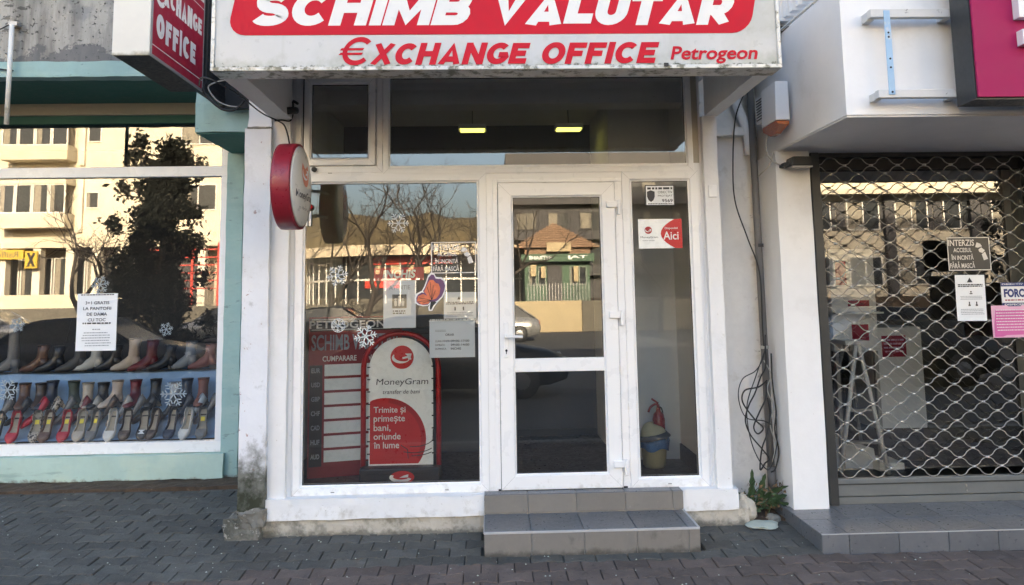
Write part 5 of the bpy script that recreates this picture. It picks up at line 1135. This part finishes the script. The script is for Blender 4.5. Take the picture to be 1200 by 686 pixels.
# --- right block with AC units
bR = thing('apartment_building', 'long apartment building with air conditioners, reflected behind the lattice grille', 'building'); yR = -32.5
part('wall', m_facade, bR, (13.5, 40, yR-12, yR, -.25, 16)); part('ledge', m_facade2, bR, (13.5, 40, yR, yR+.9, 6.35, 6.6)); part('pilaster', m_fdark, bR, *[(x, x+.5, yR, yR+.25, -.25, 6.3) for x in (15.2, 20.4, 24.9)])
for z, h in ((8.2, 1.7), (4.55, 1.55), (1.7, 1.5), (11.2, 1.6)):
    for k in range(9):
        x = 15.9+2.55*k; far_window(bR, x, x+1.75, z, z+h, yR, 1)
        part('shutter_panel', m_fdark, bR, (x-.5, x-.05, yR, yR+.06, z, z+h), (x+1.8, x+2.0, yR, yR+.06, z, z+h)) if z > 3 else None
for x in (19.4, 27.7): t = thing('air_conditioner', 'white air conditioner unit on the facade across the street, '+('nearer the corner' if x < 20 else 'further from the corner'), 'air conditioner'); part('casing', m_ffr, t, (x, x+1.2, yR, yR+.4, 7.25, 7.95)); b = MB(); b.lathe([(.26, yR+.40), (.26, yR+.42)], 16, (x+.8, 0, 7.6), 'y'); b.build('fan_grille', m_black, t)
# --- dark block behind the kiosk
bK = thing('apartment_building', 'dark grey apartment block far behind the green kiosk across the street', 'building'); part('wall', m_fdark, bK, (1.5, 24, -74, -58, T0, 13.5))
for z in (3.0, 6.0, 9.0):
    for k in range(8): far_window(bK, 2.3+2.7*k, 4.1+2.7*k, z+.9, z+2.4, -58, 1, m_fdark)
    part('balcony', m_fdark, bK, (2, 23, -58, -57.2, z, z+.8))
# --- kiosk
kk = thing('kiosk', 'green kiosk with brown pyramid shingle roof and white board across the street', 'kiosk'); ky = -35
part('wall', m_green, kk, (1.9, 5.4, ky-3, ky, T0, 3.3)); b = MB(); b.add([(1.3,ky+.5,4.0),(5.9,ky+.5,4.0),(5.9,ky-3.5,4.0),(1.3,ky-3.5,4.0),(3.6,ky-1.5,5.5)], [(0,1,4),(1,2,4),(2,3,4),(3,0,4),(3,2,1,0)]); b.build('roof', m_roof, kk)
for k in range(11): b = MB(); q = k/11; b.box(1.3+2.3*q, 5.9-2.3*q, ky+.52-2.0*q, ky+.56-2.0*q, 4.0+1.5*q, 4.07+1.5*q); b.build('shingle_course', m_roof, kk)
part('brick_panel', m_roof, kk, (1.9, 5.4, ky, ky+.3, 3.65, 4.0)); part('fascia', m_green, kk, (1.7, 5.6, ky, ky+.5, 3.25, 3.65)); b = MB(); put_text(b, 'IHTRAHS', 3.3, 1.9+.2, 3.36, 3.56, lambda u, v, d: (u, ky+.51, v), 0, .03); put_text(b, 'TAJ', 5.2, 4.2, 3.36, 3.56, lambda u, v, d: (u, ky+.51, v), 0, .03); b.build('lettering', m_white, kk)
part('board', m_lowwall, kk, (3.05, 4.35, ky+.52, ky+.60, 3.78, 4.25)); part('door', m_fdark, kk, (3.1, 3.9, ky, ky+.05, T0, 3.1))
for x in (2.1, 2.6, 4.3, 4.8): far_window(kk, x, x+.42, 2.0, 3.0, ky, 0, m_kframe, .05)
part('hanging_goods', m_lowwall, kk, (2.2, 2.5, ky+.2, ky+.25, 2.5, 3.1), (2.75, 3.0, ky+.2, ky+.25, 2.4, 3.0), (4.5, 4.75, ky+.2, ky+.25, 2.2, 3.0))
part('fence_bar', m_grey, kk, *[(2.0+.16*q, 2.03+.16*q, ky+.8, ky+.83, T0, 2.1) for q in range(21)])
lw = thing('low_wall', 'sunlit cream retaining wall in front of the kiosk across the street', 'wall'); part('wall', m_lowwall, lw, (.9, 4.4, -31.0, -30.75, -.25, 1.22), bevel=.02)
lw = thing('low_wall', 'stone retaining wall below the sunlit building across the street', 'wall'); part('wall', m_darkstone, lw, (-34, .88, -31.0, -30.75, -.25, 1.22), (4.42, 13.4, -31.0, -30.75, -.25, 1.2), bevel=.02)
# --- round pavilion
pvn = thing('pavilion', 'round glazed pavilion with beige clad rim across the street', 'building'); cx_, cy_, R_ = -4.0, -42.5, 8.2
def arcwall(r0, r1, z0, z1, a0, a1, n): 
    b = MB(); ring = []
    for k in range(n+1):
        a = math.radians(a0+(a1-a0)*k/n); c, s = math.cos(a), math.sin(a); ring.append([(cx_+r0*c, cy_+r0*s, z0), (cx_+r1*c, cy_+r1*s, z0), (cx_+r1*c, cy_+r1*s, z1), (cx_+r0*c, cy_+r0*s, z1)])
    return b.loft(ring, True, False)
for k in range(40): arcwall(R_-.15, R_, 3.72+.0, 4.28, 18+3.6*k+.12, 18+3.6*k+3.48, 1).build('cladding_board', m_wood, pvn)
arcwall(.2, R_-.16, 4.0, 4.15, 0, 360, 40).build('roof', m_fdark, pvn); arcwall(R_-1.1, R_-1.0, T0, 4.0, 10, 170, 40).build('glazing', G_far, pvn); arcwall(R_-1.16, R_-.96, T0, T0+.3, 10, 170, 40).build('base', m_darkstone, pvn)
for k in range(23): a = math.radians(18+6.5*k); x, y = cx_+(R_-.95)*math.cos(a), cy_+(R_-.95)*math.sin(a); part('mullion', m_ffr, pvn, (x-.03, x+.03, y-.03, y+.03, T0, 3.95))
arcwall(R_-.94, R_-.92, 3.25, 3.68, 74, 108, 10).build('red_strip', m_fred, pvn); arcwall(R_-.94, R_-.92, 2.0, 2.5, 96, 112, 8).build('red_strip', m_fred, pvn); arcwall(R_-.93, R_-.91, 2.4, 2.5, 20, 160, 30).build('transom', m_ffr, pvn)
for k in range(4): a = math.radians(84+7*k); x, y = cx_+(R_-.9)*math.cos(a), cy_+(R_-.9)*math.sin(a); part('poster', m_lowwall, pvn, (x-.25, x+.25, y, y+.03, 2.75, 3.2))
# --- wooded hill
b = MB(); vs = []; fs = []; nx_ = 120
for j, (y, k) in enumerate(((-92, 0), (-97, .55), (-104, .9), (-116, 1), (-150, .6))):
    for i in range(nx_+1):
        x = -90+180*i/nx_; h = (13.5+4*noise.noise(Vector((x*.035, 0, 3)))+2.4*noise.noise(Vector((x*.16, y*.1, 3)))+1.1*noise.noise(Vector((x*.6, y*.3, 1))))*k; vs.append((x, y, 1.0+h))
for j in range(4):
    for i in range(nx_): a = j*(nx_+1)+i; fs.append((a, a+1, a+nx_+2, a+nx_+1))
b.add(vs, fs, True); tag(b.build('hill', m_hill), kind='structure')
# --- bare trees
def bare_tree(x, y, h, seed, label):
    t = thing('bare_tree', label, 'tree', (x, y, -.25), 'bare street trees across the street'); r = random.Random(seed); tb = MB(); br_ = MB()
    def grow(b, p, d, L, rad, lev):
        n = 4; pts = [p]; rr = [rad]
        for k in range(n): d = (d+Vector((r.uniform(-1, 1), r.uniform(-1, 1), r.uniform(-.3, .6)))*.16).normalized(); p = p+d*L/n; pts.append(p); rr.append(rad*(1-.42*(k+1)/n))
        b.tube(pts, rr, 5 if lev < 2 else 3, False)
        if lev >= 6: return
        for q in range(3 if lev in (0, 1, 3, 5) else 2 if lev < 6 else 2):
            a = r.uniform(.4, .95); o = d.orthogonal().normalized(); o.rotate(Matrix.Rotation(r.uniform(0, 6.28), 3, d)); nd = (d*math.cos(a)+o*math.sin(a)+Vector((0, 0, .12))).normalized()
            src = pts[-1] if q == 0 else pts[r.randint(2, n)]
            grow(br_, src, nd, L*r.uniform(.62, .82), rad*.60, lev+1)
    grow(tb, Vector((0, 0, 0)), Vector((0, 0, 1)), h*.26, h*.017, 0); tb.build('trunk', m_bark, t); br_.build('branches', m_bark, t)
for i, (x, y, h) in enumerate(((-4.3, -20, 8.0), (-2.2, -18, 7.6), (-.4, -21, 8.2), (-6.5, -26, 8.0), (-8.8, -22, 7.5), (-14.5, -20, 8), (7.5, -28, 8))): bare_tree(x, y, h, 20+i, 'bare leafless street tree across the road, number '+['one', 'two', 'three', 'four', 'five', 'six', 'seven'][i]+' by distance along the kerb')
def leafy(name, label, x, y, h, w_, seed, n=5200):
    t = thing(name, label, 'tree', (x, y, -.25)); r = random.Random(seed); b = MB(); b.tube([(0, 0, 0), (.05, 0, h*.5), (0, 0, h*.95)], [.14, .09, .02], 7)
    for k in range(26): z = h*r.uniform(.1, .9); a = r.uniform(0, 6.28); q = w_*.5*(1-z/h*.6); b.tube([(0, 0, z), (q*.9*math.cos(a), q*.9*math.sin(a), z+.35)], [.03, .008], 4, False)
    b.build('trunk', m_bark, t); c = MB(); cl_ = [(r.uniform(0, 6.28), r.uniform(.2, 1), r.uniform(.04, .97)) for _ in range(150)]
    for k in range(n):
        a, q, zf = r.choice(cl_); rad = w_*.5*(1.0 if zf < .5 else 1-(zf-.5)*1.1)*(.75+.25*math.sin(a*3+zf*9))*q; p_ = Vector((rad*math.cos(a), rad*math.sin(a), zf*h))+Vector((r.gauss(0, .15), r.gauss(0, .15), r.gauss(0, .17)))
        d = Vector((r.uniform(-1, 1), r.uniform(-1, 1), r.uniform(-1, 1))).normalized(); e = d.orthogonal().normalized(); s = r.uniform(.06, .14); c.add([p_-d*s, p_+e*s*.5, p_+d*s, p_-e*s*.5], [(0,1,2,3)])
    c.build('crown', m_conif, t)
leafy('evergreen_tree', 'dense dark evergreen tree reflected in the middle of the shoe shop glass', -10.75, -17, 7.2, 4.0, 3, 19000)
leafy('evergreen_tree', 'dark evergreen tree reflected at the right edge behind the lattice grille', 18.6, -19.5, 9.0, 3.2, 4, 12000)
# --- cars
def car(label, x, y, m, rz=0, group=None):
    t = thing('parked_car', label, 'car', (x, y, -.24), group, rz)
    S_ = [(-2.15, .45, .62, .60), (-2.08, .30, .80, .78), (-1.7, .22, .93, .84), (-.9, .20, .96, .87), (.3, .20, .93, .88), (1.1, .20, .90, .86), (1.8, .24, .78, .80), (2.1, .32, .66, .70), (2.16, .42, .55, .55)]
    b = MB(); b.loft([[(xx, -w_, z0), (xx, -w_*1.02, (z0+z1)/2), (xx, -w_*.94, z1), (xx, 0, z1+.03), (xx, w_*.94, z1), (xx, w_*1.02, (z0+z1)/2), (xx, w_, z0)] for xx, z0, z1, w_ in S_]); 
    b.loft([[(xx, -w_, z0), (xx, -w_*.97, z1), (xx, 0, z1+.02), (xx, w_*.97, z1), (xx, w_, z0)] for xx, z0, z1, w_ in ((-1.25, .93, 1.38, .62), (-1.0, .93, 1.43, .66), (-.2, .93, 1.46, .67), (.15, .93, 1.43, .65))]); b.build('body', m, t)
    b = MB(); b.loft([[(xx, -w_, z0), (xx, -w2, z1), (xx, w2, z1), (xx, w_, z0)] for xx, z0, z1, w_, w2 in ((-1.95, .90, .93, .74, .70), (-1.22, .92, 1.37, .80, .635), (-.2, .92, 1.44, .81, .675), (.18, .92, 1.42, .80, .655), (1.05, .88, .91, .74, .70))], True, False); b.build('window_glass', G_far, t)
    b = MB()
    for sy in (-1, 1):
        for xa, za, xb, zb in ((-.35, .93, -.30, 1.43), (.20, 1.41, 1.02, .92), (-1.25, 1.36, -1.9, .93)): b.tube([(xa, sy*.79 if za < 1 else sy*.665, za), (xb, sy*.79 if zb < 1 else sy*.675, zb)], .028, 4)
    b.build('pillar_trim', m, t)
    for xx in (-1.32, 1.30):
        for sy in (-1, 1): b = MB(); b.lathe([(.20, sy*.70), (.31, sy*.70), (.315, sy*.88), (.21, sy*.89)], 18, (xx, 0, .315), 'y'); wl = b.build('wheel', m_rubber, t); b = MB(); b.lathe([(.20, sy*.885), (.05, sy*.90)], 10, (xx, 0, .315), 'y', False); b.build('rim', m_mesh, wl)
    for sy in (-1, 1): b = MB(); b.lathe([(.07, sy*.90-.05), (.085, sy*.90), (.05, sy*.90+.06)], 8, (.72, 0, .98), 'y'); b.build('mirror', m, t)
    part('headlight', m_ffr, t, (2.05, 2.12, -.66, -.42, .58, .70), bevel=.02); part('headlight', m_ffr, t, (2.05, 2.12, .42, .66, .58, .70), bevel=.02); part('tail_light', m_fred, t, (-2.12, -2.04, -.72, -.48, .66, .80), bevel=.02); part('tail_light', m_fred, t, (-2.12, -2.04, .48, .72, .66, .80), bevel=.02)
    return t
car('black parked car reflected in the white door and the window beside it', -.75, -9.0, m_carb)
car('black parked car reflected low in the shoe shop glass', -8.6, -9.2, m_carb)
car('black parked car reflected low behind the lattice grille', 7.4, -9.1, m_carb, PI)
car('silver parked car reflected at the left end of the shoe shop glass', -20.4, -24, m_cars)
car('silver parked car beside the evergreen tree, reflected at the right of the shoe shop glass', -11.2, -24.5, m_cars, PI)

car('black parked hatchback across the road, reflected in the left part of the exchange window', -5.4, -22.5, m_carb)
car('silver parked car across the road, reflected in the exchange window near the door', -.2, -24.5, m_cars, PI)
car('black parked car across the road on the right, reflected low in the lattice grille glass', 13.5, -23, m_carb)
# ================================================================== SMALL FIXTURES
# round sign
rd = thing('round_sign', 'round double faced lightbox with red rim and white faces on the left pier', 'sign'); RC = (-1.20, -.61, 2.27); RR = .262
b = MB(); b.lathe([(RR-.018, RC[0]-.06), (RR, RC[0]-.058), (RR+.002, RC[0]-.040), (RR+.002, RC[0]+.040), (RR, RC[0]+.052), (RR-.018, RC[0]+.053)], 56, (0, RC[1], RC[2]), 'x'); b.build('rim', m_discred, rd)
for s in (-1, 1): b = MB(); b.lathe([(RR-.014, RC[0]+s*.0535), (RR-.024, RC[0]+s*.064), (RR*.6, RC[0]+s*.078), (.01, RC[0]+s*.083)], 48, (0, RC[1], RC[2]), 'x'); b.build('disc_face', m_glow, rd)
fd = lambda u, v, d: (RC[0]+.0850-.30*((u-RC[1])**2+(v-RC[2])**2)+d*.3, u, v); rb = MB(); wb = MB(); logo(rb, wb, RC[1]+.0, RC[2]+.035+.045, .082, 0, fd)
rb.build('ball', m_orange, rd); wb.build('arrow', m_white, rd)
b = MB(); put_text(b, 'MoneyGram', RC[1]-.185, RC[1]+.19, RC[2]-.095, RC[2]-.035, fd, 0, .01); put_text(b, 'transfer de bani', RC[1]-.11, RC[1]+.12, RC[2]-.145, RC[2]-.125, fd, 0, .0); b.build('lettering', m_ink, rd)
b = MB(); b.tube([(-1.20, RC[1]+RR-.01, 2.36), (-1.22, -.25, 2.36), (-1.40, -.055, 2.36)], .012, 8).tube([(-1.20, RC[1]+RR-.01, 2.18), (-1.22, -.25, 2.18), (-1.40, -.055, 2.18)], .012, 8); b.build('mounting_arm', m_cablew, rd)
b = MB(); b.tube(smooth_path([(-1.90, -.3, 3.0), (-1.62, -.95, 2.86), (-1.49, -.82, 2.81), (-1.475, -.35, 2.80), (-1.42, -.16, 2.79), (-1.33, -.33, 2.72), (-1.26, -.50, 2.62), (-1.22, -.60, 2.53)], 6), .005, 6); tag(b.build('cable', m_rubber), 'black cable running under the left canopy edge down to the round sign', 'cable')
cb('black cable loop hanging between the projecting sign and the main sign', m_rubber, [(-1.985, -.02, 3.06), (-1.93, -.05, 2.98), (-1.83, -.05, 2.90), (-1.74, -.05, 2.90), (-1.68, -.05, 2.98), (-1.71, -.05, 3.08), (-1.78, -.05, 3.14)], .009)
cb('grey cable loop behind the black loop below the projecting sign', m_cablew, [(-1.78, -.03, 3.12), (-1.88, -.03, 3.10), (-1.94, -.03, 3.06), (-1.88, -.03, 2.97), (-1.80, -.03, 2.93), (-1.73, -.03, 2.92)], .005)
cb('thin black cable from the camera along the back of the canopy side', m_rubber, [(-1.47, -.055, 2.815), (-1.42, -.058, 2.818), (-1.365, -.056, 2.812), (-1.345, -.055, 2.86), (-1.35, -.055, 2.95)], .005)
cc = thing('security_camera', 'small dark bullet camera on the left wall under the canopy', 'camera'); b = MB(); b.lathe([(.022, -.20), (.026, -.19), (.026, -.09), (.018, -.08)], 14, (0, 0, 0), 'y'); o = b.build('camera_body', m_darkmetal, cc); o.location = (-1.245, .0, 2.885); o.rotation_euler = (math.radians(14), 0, math.radians(-20)); o.location = (-1.29, -.0, 2.90)
b = MB(); b.tube([(-1.36, -.03, 2.93), (-1.335, -.08, 2.945), (-1.30, -.11, 2.92)], .010, 8); b.lathe([(.026, 0), (.026, .01)], 12, (-1.36, -.03, 2.93), 'x'); b.build('bracket', m_darkmetal, cc)
al = thing('door_chime', 'small red knob with white plates at the upper left corner of the exchange window frame', 'fixture'); rb = MB(); rb.lathe([(.004, -.03), (.020, -.026), (.024, -.012), (.016, 0)], 14, (-1.235, 0, 2.215), 'y'); rb.build('knob', m_mgredd, al); part('plate', m_pvc, al, (-1.262, -1.248, -.006, .0, 2.085, 2.185), (-1.238, -1.222, -.006, .0, 2.085, 2.185))
b = MB(); b.lathe([(.004, -.022), (.018, -.020), (.018, .0)], 12, (-1.205, 0, 2.458+.02), 'y'); tag(b.build('lock_knob', m_darkmetal), 'round dark knob on the beam just right of the round sign', 'knob')
# siren and floodlight
sr = thing('alarm_siren', 'white alarm siren box with amber lamp below on the right building side', 'alarm'); sx = 2.015
b = MB(); b.prism([(1.915, 2.72), (2.012, 2.72), (2.012, 2.985), (1.925, 2.985)], -.36, -.10); b.build('box', m_rwall, sr, .006); part('back_box', m_rwall, sr, (1.94, 2.018, -.09, .06, 2.78, 2.97), bevel=.003)
b = MB()
for k in range(8): b.box(1.936, 1.9395, -.07, .04, 2.80+.02*k, 2.808+.02*k)
b.build('louvre', m_darkmetal, sr)
b = MB(); b.loft([[(1.918, -.355, 2.716), (2.008, -.355, 2.716), (2.008, -.105, 2.716), (1.918, -.105, 2.716)], [(1.93, -.37, 2.69), (2.0, -.37, 2.69), (2.0, -.09, 2.69), (1.93, -.09, 2.69)], [(1.95, -.27, 2.645), (1.98, -.27, 2.645), (1.98, -.17, 2.645), (1.95, -.17, 2.645)]], True, False); b.build('amber_lamp', m_amber, sr)
cb('thin white cable looping below the alarm siren to the floodlight', m_cablew, [(1.96, -.15, 2.70), (1.935, -.12, 2.62), (1.95, -.10, 2.53), (2.02, -.085, 2.47), (2.08, -.07, 2.475), (2.14, -.07, 2.50), (2.18, -.07, 2.485)], .006)
cb('thin grey cable running from the drainpipe to the right pier top', m_cablew, [(1.97, .16, 2.42), (1.99, .0, 2.47), (2.012, -.055, 2.56)], .004)
fl = thing('floodlight', 'dark rectangular floodlight at the top of the right white pier', 'lamp')
b = MB(); b.prism([(2.075, 2.44), (2.225, 2.44), (2.212, 2.505), (2.090, 2.505)], -.19, -.07); b.build('housing', m_darkmetal, fl, .006)
part('lens', m_grey, fl, (2.082, 2.22, -.195, -.10, 2.428, 2.439)); part('arm', m_darkmetal, fl, (2.045, 2.072, -.15, -.05, 2.445, 2.470), (2.228, 2.240, -.15, -.05, 2.44, 2.465));
